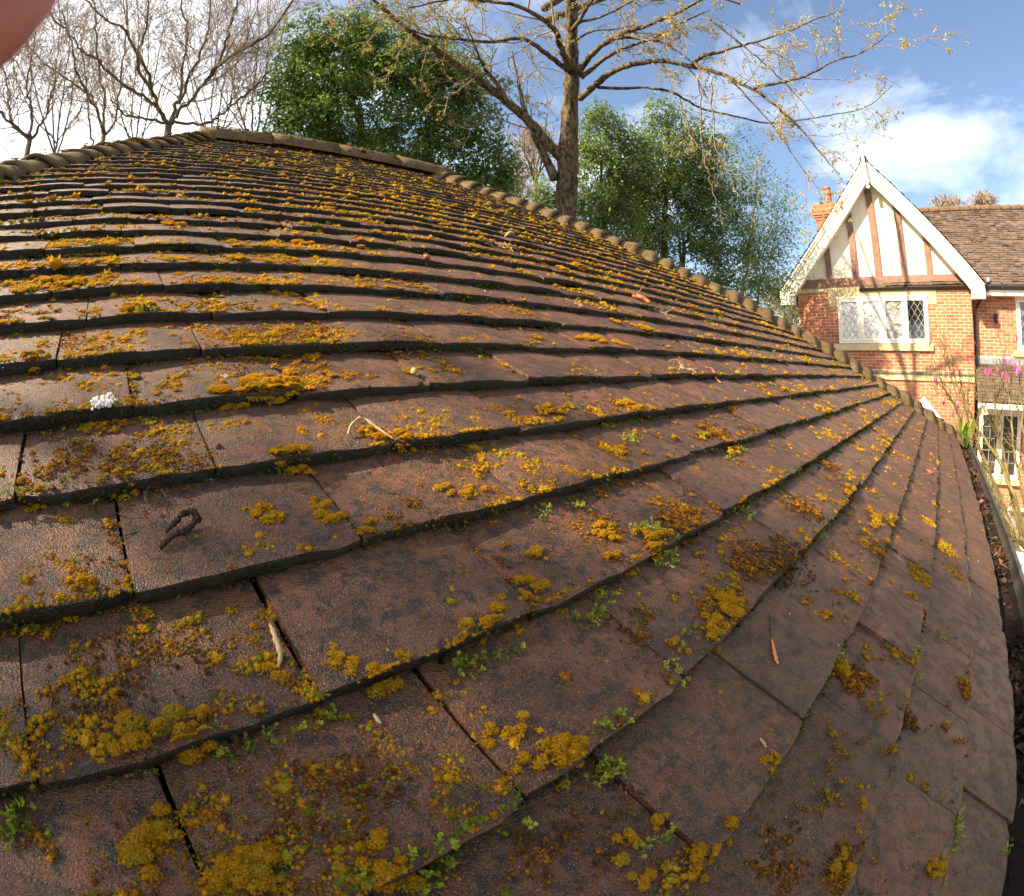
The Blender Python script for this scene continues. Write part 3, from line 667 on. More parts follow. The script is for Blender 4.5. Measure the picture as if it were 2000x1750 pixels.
# raised cushions, where the photograph shows them
cush = [(350, 1425, 17, 9), (385, 1400, 8, 5), (255, 1428, 17, 7), (230, 1440, 9, 5), (283, 1660, 20, 9), (300, 1630, 13, 7), (320, 1600, 10, 6), (465, 1700, 16, 8), (455, 1680, 12, 6), (925, 1238, 11, 8), (955, 1228, 9, 6), (1035, 1130, 15, 7), (1050, 1080, 10, 5), (1000, 1170, 12, 6), (985, 1200, 10, 7),
        (1105, 1495, 13, 8), (1125, 1470, 14, 9), (1035, 1490, 10, 5), (1060, 1470, 9, 5), (960, 1430, 10, 4), (1015, 1415, 9, 5), (1410, 1190, 22, 6), (1385, 1220, 17, 6), (1430, 1170, 14, 5), (1395, 1250, 13, 5), (1330, 1265, 11, 5), (1280, 1060, 15, 8), (1255, 1040, 12, 6), (1300, 1045, 11, 8), (1245, 1100, 9, 5),
        (1200, 1045, 8, 5), (1195, 1090, 9, 5), (1165, 1010, 12, 4), (1170, 1040, 10, 4), (520, 1000, 14, 5), (500, 990, 10, 4), (535, 1012, 9, 5), (630, 975, 9, 4), (650, 1000, 13, 5), (895, 968, 9, 6), (870, 955, 11, 4), (930, 955, 9, 4), (505, 755, 26, 8), (540, 755, 22, 8), (470, 765, 18, 6), (440, 770, 16, 5), (730, 845, 14, 5), (770, 855, 14, 6), (795, 862, 10, 6),
        (715, 1030, 10, 5), (730, 1660, 11, 7), (760, 1690, 14, 6), (800, 1700, 11, 5), (580, 895, 15, 7), (545, 890, 12, 6), (160, 1145, 9, 6), (240, 940, 9, 5), (60, 970, 9, 5), (1435, 870, 16, 7), (1320, 855, 9, 5), (1230, 790, 18, 4), (1780, 1160, 14, 5),
        (1660, 1300, 11, 4), (1500, 1490, 9, 4), (1690, 1580, 10, 5), (1410, 1640, 13, 6), (1370, 1690, 12, 5), (1640, 1690, 13, 6), (1820, 1700, 12, 6), (1830, 1690, 12, 5), (1230, 1650, 10, 4), (1290, 1600, 9, 4), (1250, 1700, 10, 4), (540, 1320, 10, 6), (655, 1280, 10, 5), (740, 1310, 14, 6), (700, 1300, 10, 5), (780, 1310, 12, 7), (280, 605, 22, 9), (265, 598, 16, 6), (1170, 660, 30, 6), (1205, 668, 26, 6), (1140, 655, 26, 5), (1250, 640, 26, 8), (1200, 625, 26, 8), (1130, 520, 40, 12), (1105, 525, 30, 10), (70, 704, 15, 8), (600, 470, 30, 8), (100, 540, 26, 8), (460, 505, 26, 8), (150, 552, 24, 7), (330, 432, 30, 10), (700, 470, 28, 9), (950, 470, 24, 12), (870, 440, 24, 12), (640, 400, 26, 9)]
r = np.random.default_rng(77); lumps = []
for px, py, rr_, hh in cush:
    t0, s0 = onroof(px, py); m = r.integers(4, 8)
    for j in range(m):
        f = r.uniform(0.28, 0.62); a = r.random() * 6.28; q = r.random() ** 0.5 * 0.85
        lumps.append((t0 + math.cos(a) * q * rr_ * 0.0012, s0 + math.sin(a) * q * rr_ * 0.0009, rr_ * f * 0.8, hh * (0.55 + 0.7 * f) * r.uniform(0.6, 1.15)))
for i, (t0, s0, rr_, hh) in enumerate(lumps):
    R1 = rr_ * 0.001; H1 = hh * 0.001
    d = math.hypot(math.hypot(t0, s0 - CAM_S), CAM_H); cr_ = min(0.0005 + 0.0010 * d, R1 * 0.3)
    n = int(min(700, 3.2 * (R1 / cr_) ** 2))
    a = r.random(n) * 2 * math.pi; q = np.sqrt(r.random(n)) * (0.45 + 0.85 * fbm(np.cos(a) * 2.4 + i * 3.1, np.sin(a) * 2.4, 3, 2))
    t = t0 + np.cos(a) * q * R1 * 1.15; s = s0 + np.sin(a) * q * R1 * 0.95
    lump = 0.65 + 0.7 * fbm(t * 160, s * 160, i, 2)
    hgt = H1 * np.sqrt(np.clip(1 - q ** 2, 0, 1)) * lump
    base = float(surf(t0, s0)); h = np.where(s < math.floor(s0 / GAUGE) * GAUGE, base * 0.3 - 0.004 + hgt * 0.5, surf(t, s) + hgt)
    u = np.clip(0.50 + 0.4 * (hgt / H1 - 0.5) + r.normal(size=n) * 0.10 + (0.2 if i % 5 == 0 else 0.0), 0, 1)
    col = pal(u, BRWN, ORNG, GOLD, GOLD * 1.12, YGRN * 1.05) * np.exp(r.normal(size=(n, 1)) * 0.12)
    crumbs.put(t, s, h, np.full(n, cr_) * np.exp(r.normal(size=n) * 0.25), col, 500 + i, 0.9, *((CP, CF) if d < 1.2 else (CP2, CF2)))
# thin spreading patches
patches = [(1850, 1065, 42, 0.8), (1800, 1125, 34, 0.75), (1865, 1112, 34, 0.7), (1815, 1020, 26, 0.8), (1540, 1090, 55, 0.25), (1475, 1090, 40, 0.35), (1570, 985, 45, 0.2), (1655, 1295, 20, 0.55), (1885, 1345, 22, 0.6), (1235, 795, 28, 0.7), (1170, 1020, 30, 0.55), (1330, 1005, 34, 0.5), (1420, 1175, 34, 0.7), (1250, 1215, 24, 0.3), (1450, 800, 40, 0.3), (1400, 840, 40, 0.4), (1620, 900, 45, 0.2), (1720, 1080, 28, 0.3), (1780, 1400, 24, 0.3), (1690, 1320, 24, 0.3), (1540, 1660, 30, 0.3), (1650, 1690, 24, 0.45), (250, 1300, 40, 0.3), (900, 1100, 34, 0.4), (780, 1000, 36, 0.35), (330, 900, 40, 0.4), (120, 900, 40, 0.45), (420, 660, 60, 0.5), (600, 640, 60, 0.5), (180, 660, 60, 0.5), (800, 660, 60, 0.5), (1000, 600, 70, 0.5), (650, 1560, 34, 0.3), (1120, 1640, 30, 0.3)]
r = np.random.default_rng(78)
for i, (px, py, rr_, tone) in enumerate(patches):
    t0, s0 = onroof(px, py); d = math.hypot(math.hypot(t0, s0 - CAM_S), CAM_H); n = 2600 if d < 1 else 1800
    a = r.random(n) * 6.283; q = np.sqrt(r.random(n)); t = t0 + np.cos(a) * q * rr_ * 0.0014; s = s0 + np.sin(a) * q * rr_ * 0.001
    f = 0.55 * fbm(t * 70, s * 70, 40 + i, 3) + 0.45 * fbm(t * 240, s * 240, 90 + i, 2) - 0.28 * q ** 2; ok = (f > 0.42) & (s > 0.003); t, s, f = t[ok], s[ok], f[ok]; m = len(t)
    rad = (0.0004 + 0.0009 * d) * np.exp(r.normal(size=m) * 0.45)
    col = pal(np.clip(tone * 0.8 + (f - 0.45) * 1.6 + r.normal(size=m) * 0.14, 0, 1), BRWN * 0.6, BRWN, ORNG, GOLD, YGRN) * np.exp(r.normal(size=(m, 1)) * 0.15)
    crumbs.put(t, s, surf(t, s) + rad * 0.1 + np.maximum(f - 0.5, 0) * 0.02, rad, col, 1500 + i, 0.8, *((CP, CF) if d < 0.9 else (CP2, CF2)))
# mossy fringe on noses and in the angle below them
def fringe(n, d0, d1, rad, seed):
    r = np.random.default_rng(seed); kt = {61: (12, -0.9, 1.2), 62: (20, -1.2, 1.9)}.get(seed, (ROWS, -1.2, 4.2))
    k = r.integers(0, kt[0], n); t = r.uniform(kt[1], kt[2], n); s = k * GAUGE
    d = np.hypot(np.hypot(t, s - CAM_S), CAM_H); pr = fbm(t * 8, k * 3.7, 5, 3)
    ok = (d >= d0) & (d < d1) & (t > tL(s) + 0.02) & (t < tR(s) - 0.02) & inview(t, s) & (pr + r.normal(size=n) * 0.10 > 0.33) & (k > 0)
    t, s, d, pr = t[ok], s[ok], d[ok], pr[ok]; m = len(t)
    on = r.random(m); s2 = s - np.where(on < 0.55, 0.0015, np.abs(r.normal(size=m)) * 0.005 + 0.002)
    h = np.where(on < 0.55, -0.0165 * r.random(m) ** 0.7 + 0.001, -0.0145)
    u = np.clip(r.normal(size=m) * 0.20 + 0.36 + (pr - 0.5) * 1.3, 0, 1)
    col = pal(u, np.array([0.016, 0.014, 0.006]), OLIV * 0.4, GREEN, OLIV, YGRN * 0.8) * np.exp(r.normal(size=(m, 1)) * 0.2)
    crumbs.put(t, s2, h, rad * np.exp(r.normal(size=m) * 0.35), col, seed)
fringe(30000, 0, 0.8, 0.0012, 61); fringe(30000, 0.8, 1.7, 0.0021, 62); fringe(20000, 1.7, 5, 0.0034, 63)
# moss on the bonnets and along the ridge
for p, sd, hd, up, side, k in BONPOS:
    if side == 'left' and k < 20: continue
    n = 14 if side == 'right' else 20
    x = r.normal(size=n) * 0.05; y = r.uniform(0.0, 0.1, n)
    if r.random() < 0.25: continue
    w = p + x[:, None] * sd + y[:, None] * hd + (0.050 - 0.22 * y - np.abs(x) * 0.45)[:, None] * up
    q = w - np.array([0, 0, EZ]); t, s, h = q @ U, q @ V, q @ NN
    crumbs.put(t, s, h, 0.0045 * np.exp(r.normal(size=n) * 0.4), pal(r.random(n), BRWN, OLIV, GOLD, GOLD), 900 + k, 0.6)
n = 420; x = r.uniform(x0, x1, n); a = r.normal(size=n) * 0.5 - 0.35
w = np.stack([x, RIDGE_Y + 0.086 * np.sin(a), RIDGE_Z - 0.012 + 0.086 * np.cos(a)], -1); q = w - np.array([0, 0, EZ])
crumbs.put(q @ U, q @ V, q @ NN, 0.006 * np.exp(r.normal(size=n) * 0.5), pal(r.random(n), BRWN, OLIV, OLIV, GOLD), 998, 0.6)
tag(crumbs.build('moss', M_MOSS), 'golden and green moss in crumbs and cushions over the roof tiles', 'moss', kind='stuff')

# leafy green moss: little shoots of pointed leaves
shoots = Scatter()
def shoot_protos(n, leaves, seed):
    r = np.random.default_rng(seed); out = []
    for _ in range(n):
        vv = []; f = []; k = 0
        lean = np.array([r.normal() * 0.5, -0.5 + r.normal() * 0.4, 0.7]); lean /= np.linalg.norm(lean)
        for j in range(leaves):
            u = (j + 0.5) / leaves; b = lean * u * 1.6
            d = np.array([r.normal(), r.normal(), 0.25 + 0.5 * r.random()]) + lean * 0.9; d /= np.linalg.norm(d)
            sd_ = np.cross(d, r.normal(size=3)); sd_ /= np.linalg.norm(sd_); ln = 0.9 * (1 - 0.35 * u); wd_ = 0.26
            nn = np.cross(d, sd_) * 0.12
            vv += [b, b + d * ln * 0.5 + sd_ * wd_ + nn, b + d * ln, b + d * ln * 0.5 - sd_ * wd_ + nn]; f += [(k, k + 1, k + 2), (k, k + 2, k + 3)]; k += 4
        out.append(np.array(vv))
    return np.stack(out), np.array(f)
SP, SF = shoot_protos(10, 9, 8)
spots = [(1180, 1420, 7, 5), (1205, 1490, 12, 6), (1190, 1500, 8, 5), (1170, 1190, 9, 5), (1155, 1195, 7, 4), (1190, 1150, 8, 5), (1265, 1030, 13, 4.5), (1290, 1040, 12, 4.5), (1310, 1060, 10, 4.5), (1290, 1085, 10, 4), (1250, 1030, 8, 4.5), (1305, 1075, 9, 4), (870, 1680, 10, 6), (860, 1665, 8, 6), (700, 1720, 8, 5), (830, 1710, 9, 6), (1880, 1620, 14, 5), (1875, 1600, 9, 5), (1870, 1640, 8, 5), (1960, 1660, 6, 4),
         (20, 1580, 9, 6), (10, 1610, 7, 6), (1310, 1310, 4, 4.5), (1320, 1325, 4, 4.5), (1320, 1085, 8, 4), (1240, 855, 14, 4), (1225, 850, 10, 4), (1430, 880, 12, 4), (1450, 870, 10, 4), (270, 600, 14, 5), (285, 610, 12, 5), (560, 900, 10, 4), (575, 885, 10, 4), (930, 1280, 9, 4.5), (895, 1280, 8, 4.5), (990, 1270, 6, 4.5), (1460, 985, 8, 4), (1470, 1000, 6, 4), (1350, 1240, 5, 4), (1610, 1040, 7, 4), (1770, 1010, 8, 4), (1140, 970, 7, 4), (1060, 985, 5, 4), (1270, 1650, 7, 5), (1000, 1600, 5, 5), (985, 1580, 5, 5), (330, 1440, 6, 4.5), (400, 1450, 6, 4.5), (240, 1500, 6, 4.5), (480, 1450, 6, 4.5), (550, 1430, 6, 4.5), (640, 1390, 6, 4.5), (1800, 1320, 7, 4), (1640, 1290, 7, 4), (50, 960, 8, 4), (1790, 1275, 7, 4), (1845, 1240, 7, 4), (150, 960, 6, 4)]
for i, (px, py, n, sz) in enumerate(spots):
    t0, s0 = onroof(px, py); d = math.hypot(math.hypot(t0, s0 - CAM_S), CAM_H)
    n = int(n * 1.6); sp = 0.0055 * (0.7 + 0.5 * d)
    t = t0 + r.normal(size=n) * sp * 1.5; s = s0 + r.normal(size=n) * sp * 0.7
    h = np.maximum(surf(t, s), float(surf(t0, s0)) - 0.006) + 0.001
    col = pal(np.clip(0.55 + r.normal(size=n) * 0.3 + (0.25 if px > 1100 else -0.1), 0, 1), GREEN * 0.9, np.array([0.15, 0.21, 0.02]), np.array([0.30, 0.36, 0.035]), np.array([0.42, 0.42, 0.06]))
    shoots.put(t, s, h, np.full(n, sz * 0.00072) * np.exp(r.normal(size=n) * 0.25), col, 700 + i, 1.0, SP, SF)
n = 15000; k = r.integers(1, 16, n); t = r.uniform(-1.0, 2.2, n); pr = fbm(t * 10, k * 5.1, 8, 3)
s = k * GAUGE; d = np.hypot(t, s - CAM_S); ok = inview(t, s) & (pr > 0.50) & (t > tL(s)) & (t < tR(s)); t, s, d = t[ok], s[ok], d[ok]; n = len(t)
shoots.put(t, s - 0.002 - np.abs(r.normal(size=n)) * 0.003, np.full(n, -0.0135), (0.0016 + 0.0012 * d) * np.exp(r.normal(size=n) * 0.3), pal(r.random(n), GREEN * 0.6, GREEN * 1.1, np.array([0.24, 0.30, 0.03])), 799, 1.0, SP, SF)
tag(shoots.build('leafy_moss', M_MOSS), 'bright green leafy moss shoots along the tile edges', 'moss', kind='stuff')

# ------------------------------------------------------------------ the neighbouring house
HX = 13.2; WX = 13.5               # wall planes: projecting gable, wing set back beside it
GYL, GYR = 3.63, -0.79             # gable wall, left and right corner
house = thing('brick_house', (15.5, 1.4, 0), 'red brick house with a cream half-timbered gable and leaded windows', 'house')
# window, stone and beam rectangles (y0, y1, z0, z1) that interrupt the gable brickwork
WIN = (0.32, 2.60, 3.70, 4.79); SILL = (0.23, 2.74, 3.53, 3.66); LINT = (0.09, 2.83, 4.79, 5.00)
EARL = (2.60, 2.83, 4.60, 4.79); EARR = (0.09, 0.32, 4.60, 4.79); BAND = (GYR, GYL, 2.86, 3.06)
holes_g = [WIN, SILL, LINT, EARL, EARR, BAND]
WW = (-3.6, -1.95, 3.62, 4.80); WS = (-3.75, -1.82, 3.48, 3.61); PORCH = (-4.6, -0.80, 2.35, 3.42); DOOR = (-1.80, -1.00, 0.72, 2.20)
holes_w = [WW, WS, PORCH, DOOR]
BW, BH, J = 0.213, 0.062, 0.013
BRV = []
for i in range(14):
    m_ = MB(); b = 0.004
    # a brick with eased front edges, front face at x=0
    y1, z1 = BW / 2, BH / 2
    v = [(0.012, -y1, -z1), (0.012, y1, -z1), (0.012, y1, z1), (0.012, -y1, z1), (0.001, -y1 + 0.001, -z1 + 0.001), (0.001, y1 - 0.001, -z1 + 0.001), (0.001, y1 - 0.001, z1 - 0.001), (0.001, -y1 + 0.001, z1 - 0.001),
         (-0.002 + rng.normal() * 0.001, -y1 + b, -z1 + b), (-0.002, y1 - b, -z1 + b), (-0.002 + rng.normal() * 0.001, y1 - b, z1 - b), (-0.002, -y1 + b, z1 - b)]
    q = [(0, 4, 5, 1), (1, 5, 6, 2), (2, 6, 7, 3), (3, 7, 4, 0), (4, 8, 9, 5), (5, 9, 10, 6), (6, 10, 11, 7), (7, 11, 8, 4), (8, 11, 10, 9)]
    m_.add(v, q, tint=rng.random()); BRV.append(m_.mesh('brick', M_BRICK))
def brick_spans(y0, y1, z0, z1, holes):
    out = []; row = 0; z = z0
    while z + BH <= z1 + 0.01:
        segs = [(y0, y1)]
        for a, b, c, d in holes:
            if z + BH - 0.012 > c and z + 0.012 < d:
                ns = []
                for p, q in segs:
                    if b <= p or a >= q: ns.append((p, q)); continue
                    if a - p > 0.03: ns.append((p, a - 0.004))
                    if q - b > 0.03: ns.append((b + 0.004, q))
                segs = ns
        for p, q in segs:
            y = y0 - (BW + J) * (0.5 if row % 2 else 0.0)
            while y < q:
                a, b = max(y, p), min(y + BW, q)
                if b - a > 0.03: out.append(((a + b) / 2, b - a, z + BH / 2))
                y += BW + J
        z += BH + J; row += 1
    return out
wall = MB(); wall.box((HX + 0.006, GYR + 0.004, 0), (HX + 0.25, GYL - 0.004, 5.2)); gable_wall = wall.build('gable_wall', M_BMORT, house)
wall = MB(); wall.box((WX + 0.006, -9.0, 0), (WX + 0.25, GYR - 0.002, 5.02)); wing_wall = wall.build('wing_wall', M_BMORT, house)
bl = []
for (y, w, z) in brick_spans(GYR, GYL, 0.1, 5.0, holes_g): bl.append((HX, y, w, z, gable_wall))
for (y, w, z) in brick_spans(-4.6, GYR - 0.01, 0.1, 4.98, holes_w): bl.append((WX, y, w, z, wing_wall))
def brick_score(b):
    px, py = proj(np.array([b[0], b[1], b[3]]))
    tt, ss = 0, 0
    vis = px < 2005 and py < (0.6 * px - 330 if px < 1900 else 1000) and px > 1540
    return (0 if vis else 1, (b[0] - CAM[0]) ** 2 + (b[1] - CAM[1]) ** 2 + (b[3] - CAM[2]) ** 2)
bl.sort(key=brick_score)
for i, (x, y, w, z, par) in enumerate(bl[:300]):
    o = bpy.data.objects.new('brick', BRV[(i * 5 + int(z * 77) + int(y * 31)) % 14]); COL.objects.link(o)
    o.location = (x, y, z); o.scale = (1, w / BW, 1); adopt(o, par)
for par, nm in ((gable_wall, 'brickwork'), (wing_wall, 'brickwork')):
    m_ = MB()
    for x, y, w, z, p2 in bl[300:]:
        if p2 is par: m_.box((x - 0.002, y - w / 2, z - BH / 2), (x + 0.012, y + w / 2, z + BH / 2), rng.random())
    tag(m_.build(nm, M_BRICK, par), kind='stuff')
# return wall of the gable, and the rest of the body
m_ = MB(); m_.box((HX + 0.25, GYL - 0.25, 0), (22.0, GYL - 0.004, 5.0), 0.4); m_.box((21.7, -9, 0), (22.0, GYL - 0.25, 5.0), 0.5); m_.box((WX + 0.25, -9.0, 0), (21.7, -8.75, 5.0), 0.5); m_.build('side_wall', M_BRICK, house)
m_ = MB(); m_.box((HX, GYR - 0.0, 0.1), (WX + 0.006, GYR + 0.01, 5.0), 0.5); m_.build('corner_return', M_BRICK, house)
# render panel of the gable, bargeboards, beams, finial
AP = np.array([0, 1.42, 8.10]); EL_, ER_ = np.array([0, 4.02, 4.96]), np.array([0, -1.13, 4.99])
m_ = MB(); m_.prism([(HX + 0.03, GYL, 5.0), (HX + 0.03, GYR, 5.0), (HX + 0.03, GYR, 5.35), (HX + 0.03, 1.42, 8.02), (HX + 0.03, GYL, 5.35)], (0.2, 0, 0)); m_.build('render_panel', M_CREAM, house)
def barge(e, nm):
    d = AP - e; d /= np.linalg.norm(d); n = np.array([0, -d[2], d[1]]); n *= 1 if n[2] < 0 else -1      # into the gable
    w = 0.34; foot = e + np.array([0, 0, -0.30]); sgn = 1 if e[1] > 1.42 else -1
    lower = e + np.array([0, -sgn * 0.34, -0.30])
    # where the lower edge of the board meets the foot
    in_ap = AP + n * w; in_ap = AP - np.array([0, 0, w / abs(n[2]) ])
    inner = e + np.array([0, -sgn * 0.34, 0.0]); tt_ = (inner[1] - in_ap[1]) / d[1]; inner = in_ap + d * tt_
    poly = [np.array([HX - 0.30, p[1], p[2]]) for p in (e, AP, in_ap, inner, lower, foot)]
    m2 = MB()
    v = np.array(poly + [p + np.array([0.035, 0, 0]) for p in poly])
    q = [(0, 1, 2, 3), (0, 3, 4, 5), (9, 8, 7, 6), (11, 10, 9, 6)] + [(i, (i + 1) % 6, 6 + (i + 1) % 6, 6 + i) for i in range(6)]
    m2.add(v, q)
    o = m2.build('bargeboard', M_WHITEP, house)
    m3 = MB()
    for off, th in ((0.02, 0.05), (0.10, 0.018)):
        a = np.array([HX - 0.31, *(e + n * off)[1:]]); b = np.array([HX - 0.31, *(AP + n * off)[1:]]); m3.bar(a, b, 0.03, th, up=(0, -n[1], -n[2]))
    m3.build('moulding', M_WHITEP, o)
    # soffit and the boxed foot
    m4 = MB(); p = [(HX - 0.27, inner[1], inner[2] + 0.02), (HX - 0.27, in_ap[1], in_ap[2] + 0.02), (HX - 0.27, AP[1], AP[2] - 0.05), (HX - 0.27, e[1], e[2] - 0.05)]
    m4.prism([(HX - 0.27, inner[1], inner[2] + 0.04), (HX - 0.27, in_ap[1], in_ap[2] + 0.04), (HX - 0.27, in_ap[1], in_ap[2] + 0.08), (HX - 0.27, inner[1], inner[2] + 0.08)], (0.30, 0, 0))
    m4.box((HX - 0.265, min(e[1], lower[1]) + 0.003, e[2] - 0.297), (HX + 0.02, max(e[1], lower[1]) - 0.003, e[2] - 0.02))
    m4.build('soffit', M_WHITEP, o)
    return d, n
bL = barge(EL_, 'L'); bR = barge(ER_, 'R')
def under(y):                       # underside of the bargeboards above a point of the gable
    e = EL_ if y > 1.42 else ER_; f = (y - e[1]) / (1.42 - e[1]); return e[2] + f * (8.10 - e[2]) - 0.30
for yc, w in ((2.755, 0.145), (2.08, 0.15), (1.49, 0.17), (0.835, 0.15), (0.195, 0.145)):
    m_ = MB(); zt0, zt1 = under(yc - w / 2) - 0.02, under(yc + w / 2) - 0.02
    m_.prism([(HX - 0.025, yc - w / 2, 5.28), (HX - 0.025, yc + w / 2, 5.28), (HX - 0.025, yc + w / 2, zt1), (HX - 0.025, yc - w / 2, zt0)], (0.06, 0, 0)); m_.build('beam', M_BEAM, house)
m_ = MB(); m_.box((HX - 0.035, GYR - 0.0, 5.07), (HX + 0.04, GYL, 5.275)); hb = m_.build('beam', M_BEAM, house)
for y in np.linspace(GYR + 0.3, GYL - 0.3, 9):
    m_ = MB(); m_.box((HX - 0.040, y - 0.01, 5.16), (HX - 0.034, y + 0.01, 5.18)); m_.build('peg', M_BLACK, hb)
m_ = MB(); fx = HX - 0.36
m_.bar((fx, 1.42, 7.42), (fx, 1.42, 8.18), 0.07, 0.07, up=(1, 0, 0)); m_.lathe((fx, 1.42, 8.18), [(0.05, 0), (0.06, 0.05), (0.045, 0.12), (0.012, 0.22), (0.0, 0.23)], 12)
m_.lathe((fx, 1.42, 7.32), [(0.0, 0.0), (0.045, 0.03), (0.05, 0.07), (0.03, 0.10), (0.05, 0.11)], 12); m_.build('finial', M_WHITEP, house)
# gable roof
def roof_rows(mb, e0, e1, r0, r1, n, step=0.016, jit=0.35):
    e0, e1, r0, r1 = map(lambda p: np.asarray(p, float), (e0, e1, r0, r1))
    nn = np.cross(e1 - e0, r0 - e0); nn /= np.linalg.norm(nn); nn *= 1 if nn[2] > 0 else -1
    ln = np.linalg.norm(e1 - e0)
    for k in range(n):
        a, b = k / n, min((k + 1.1) / n, 1.0)
        w = max(int(np.linalg.norm((e0 + (r0 - e0) * a) - (e1 + (r1 - e1) * a)) / 0.17), 1)
        for i in range(w):
            f0, f1 = (i + 0.02 + 0.25 * (k % 2)) / (w + 0.3), (i + 0.98 + 0.25 * (k % 2)) / (w + 0.3)
            L0, L1 = e0 + (r0 - e0) * a, e1 + (r1 - e1) * a; U0, U1 = e0 + (r0 - e0) * b, e1 + (r1 - e1) * b
            h = step * (1 + random.gauss(0, jit))
            p = [L0 + (L1 - L0) * f0 + nn * h, L0 + (L1 - L0) * f1 + nn * h, U0 + (U1 - U0) * f1 + nn * 0.002, U0 + (U1 - U0) * f0 + nn * 0.002]
            mb.add(p + [p[0] - nn * h, p[1] - nn * h], [(0, 1, 2, 3), (4, 5, 1, 0)], tint=random.random())
random.seed(4)
groof = MB(); XB = 19.0
groof.prism([(HX - 0.30, 4.05, 4.96), (HX - 0.30, 1.42, 8.13), (HX - 0.30, 1.42, 8.08), (HX - 0.30, 4.01, 4.93)], (XB - HX + 0.3, 0, 0), 0.3)
groof.prism([(HX - 0.30, 1.42, 8.13), (HX - 0.30, -1.16, 4.99), (HX - 0.30, -1.12, 4.96), (HX - 0.30, 1.42, 8.08)], (XB - HX + 0.3, 0, 0), 0.3)
gr = groof.build('gable_roof', M_FARROOF, house)
m_ = MB()
roof_rows(m_, (HX - 0.34, 4.07, 4.95), (XB, 4.07, 4.95), (HX - 0.34, 1.42, 8.14), (XB, 1.42, 8.14), 40)
roof_rows(m_, (XB, -1.19, 4.98), (HX - 0.34, -1.19, 4.98), (XB, 1.42, 8.14), (HX - 0.34, 1.42, 8.14), 40)
tag(m_.build('tile_field', M_FARROOF, gr), kind='stuff')
m_ = MB(); m_.tube([(x, 1.42, 8.11) for x in np.linspace(HX - 0.33, XB, 14)], 0.10, 10); m_.build('ridge_cap', M_FARROOF, gr)
# wing roof: eave at WX-0.35, ridge behind
RX, RZ_ = 16.0, 7.60; EX_, EZ_ = WX - 0.42, 5.02
m_ = MB(); m_.prism([(EX_, -9.2, EZ_ - 0.03), (RX, -9.2, RZ_ - 0.03), (21.9, -9.2, EZ_), (21.9, -9.2, EZ_ - 0.1), (EX_ + 0.1, -9.2, EZ_ - 0.1)], (0, 11.2, 0), 0.4); wr = m_.build('wing_roof', M_FARROOF, house)
m_ = MB(); roof_rows(m_, (EX_, -5.0, EZ_), (EX_, 1.4, EZ_), (RX, -5.0, RZ_), (RX, 1.4, RZ_), 36, 0.018, 0.5); tag(m_.build('tile_field', M_FARROOF, wr), kind='stuff')
for i in range(16):
    y = -4.5 + i * 0.32; m_ = MB(); a = np.linspace(-80, 80, 7) * math.pi / 180
    m_.tube([(RX, y, RZ_ + 0.0), (RX, y + 0.04, RZ_ + 0.012), (RX, y + 0.30, RZ_)], [0.11, 0.115, 0.10], 10); m_.build('ridge_tile', M_RIDGEC, wr)
m_ = MB(); m_.box((WX - 0.30, -5.2, 4.80), (WX - 0.27, GYR - 0.36, 4.97)); m_.box((WX - 0.27, -5.2, 4.805), (WX + 0.0, GYR - 0.36, 4.83)); m_.build('fascia', M_WHITEP, house)
m_ = MB(); m_.tube([(WX - 0.37, y, 5.00) for y in np.linspace(-5.2, -1.15, 9)], 0.058, 10); gg = m_.build('gutter', M_BLACK, house)
for y in (-1.6, -2.4, -3.2): m_ = MB(); m_.box((WX - 0.44, y, 4.93), (WX - 0.30, y + 0.03, 5.07)); m_.build('bracket', M_BLACK, gg)
m_ = MB(); m_.tube([(HX + 0.02, -1.16, 4.98), (HX - 0.05, -1.23, 4.92)], 0.06, 10); m_.tube([(WX - 0.37, -1.17, 4.97), (WX - 0.36, -1.12, 4.80), (WX - 0.30, -0.98, 4.62), (WX - 0.16, -0.88, 4.50), (WX - 0.12, -0.86, 4.3), (WX - 0.12, -0.86, 0.1)], 0.036, 10); m_.build('downpipe', M_BLACK, house)
m_ = MB(); m_.tube([(x, 4.1, 4.90) for x in np.linspace(HX - 0.3, 18, 5)], 0.055, 10); m_.build('gutter', M_BLACK, house)
m_ = MB(); m_.lathe((WX - 0.42, -1.24, 5.10), [(0.05, -0.03), (0.055, 0.0), (0.055, 0.07), (0.04, 0.075), (0.0, 0.078)], 14); m_.build('roof_lamp', M_SILVER, house)
# stone dressings
m_ = MB(); m_.box((HX - 0.012, LINT[0], LINT[2]), (HX + 0.03, LINT[1], LINT[3] + 0.068)); st = m_.build('lintel', M_STONE, house)
for e in (EARL, EARR):
    m_ = MB(); m_.box((HX - 0.010, e[0], e[2]), (HX + 0.03, e[1], e[3])); m_.build('lintel_ear', M_STONE, st)
m_ = MB(); m_.box((HX - 0.07, SILL[0], SILL[2]), (HX + 0.03, 1.49, SILL[3] + 0.02)); m_.box((HX - 0.07, 1.494, SILL[2]), (HX + 0.03, SILL[1], SILL[3] + 0.02)); m_.build('sill', M_STONE, house)
m_ = MB()
for a in np.arange(GYR, GYL, 0.62): m_.box((HX - 0.035, a + 0.003, BAND[2]), (HX + 0.02, min(a + 0.617, GYL), BAND[3] - 0.075))
m_.build('string_course', M_STONE, house)
m_ = MB()
for dz, o_ in ((0.0, 0.05), (0.03, 0.07), (0.055, 0.06)): m_.box((HX - o_, GYR, BAND[3] - 0.075 + dz), (HX + 0.02, GYL, BAND[3] - 0.072 + dz + 0.024))
m_.build('string_moulding', mat_plain('weathered_stone', (0.30, 0.25, 0.15), 0.9, 0.1, 0.4, 3), house)
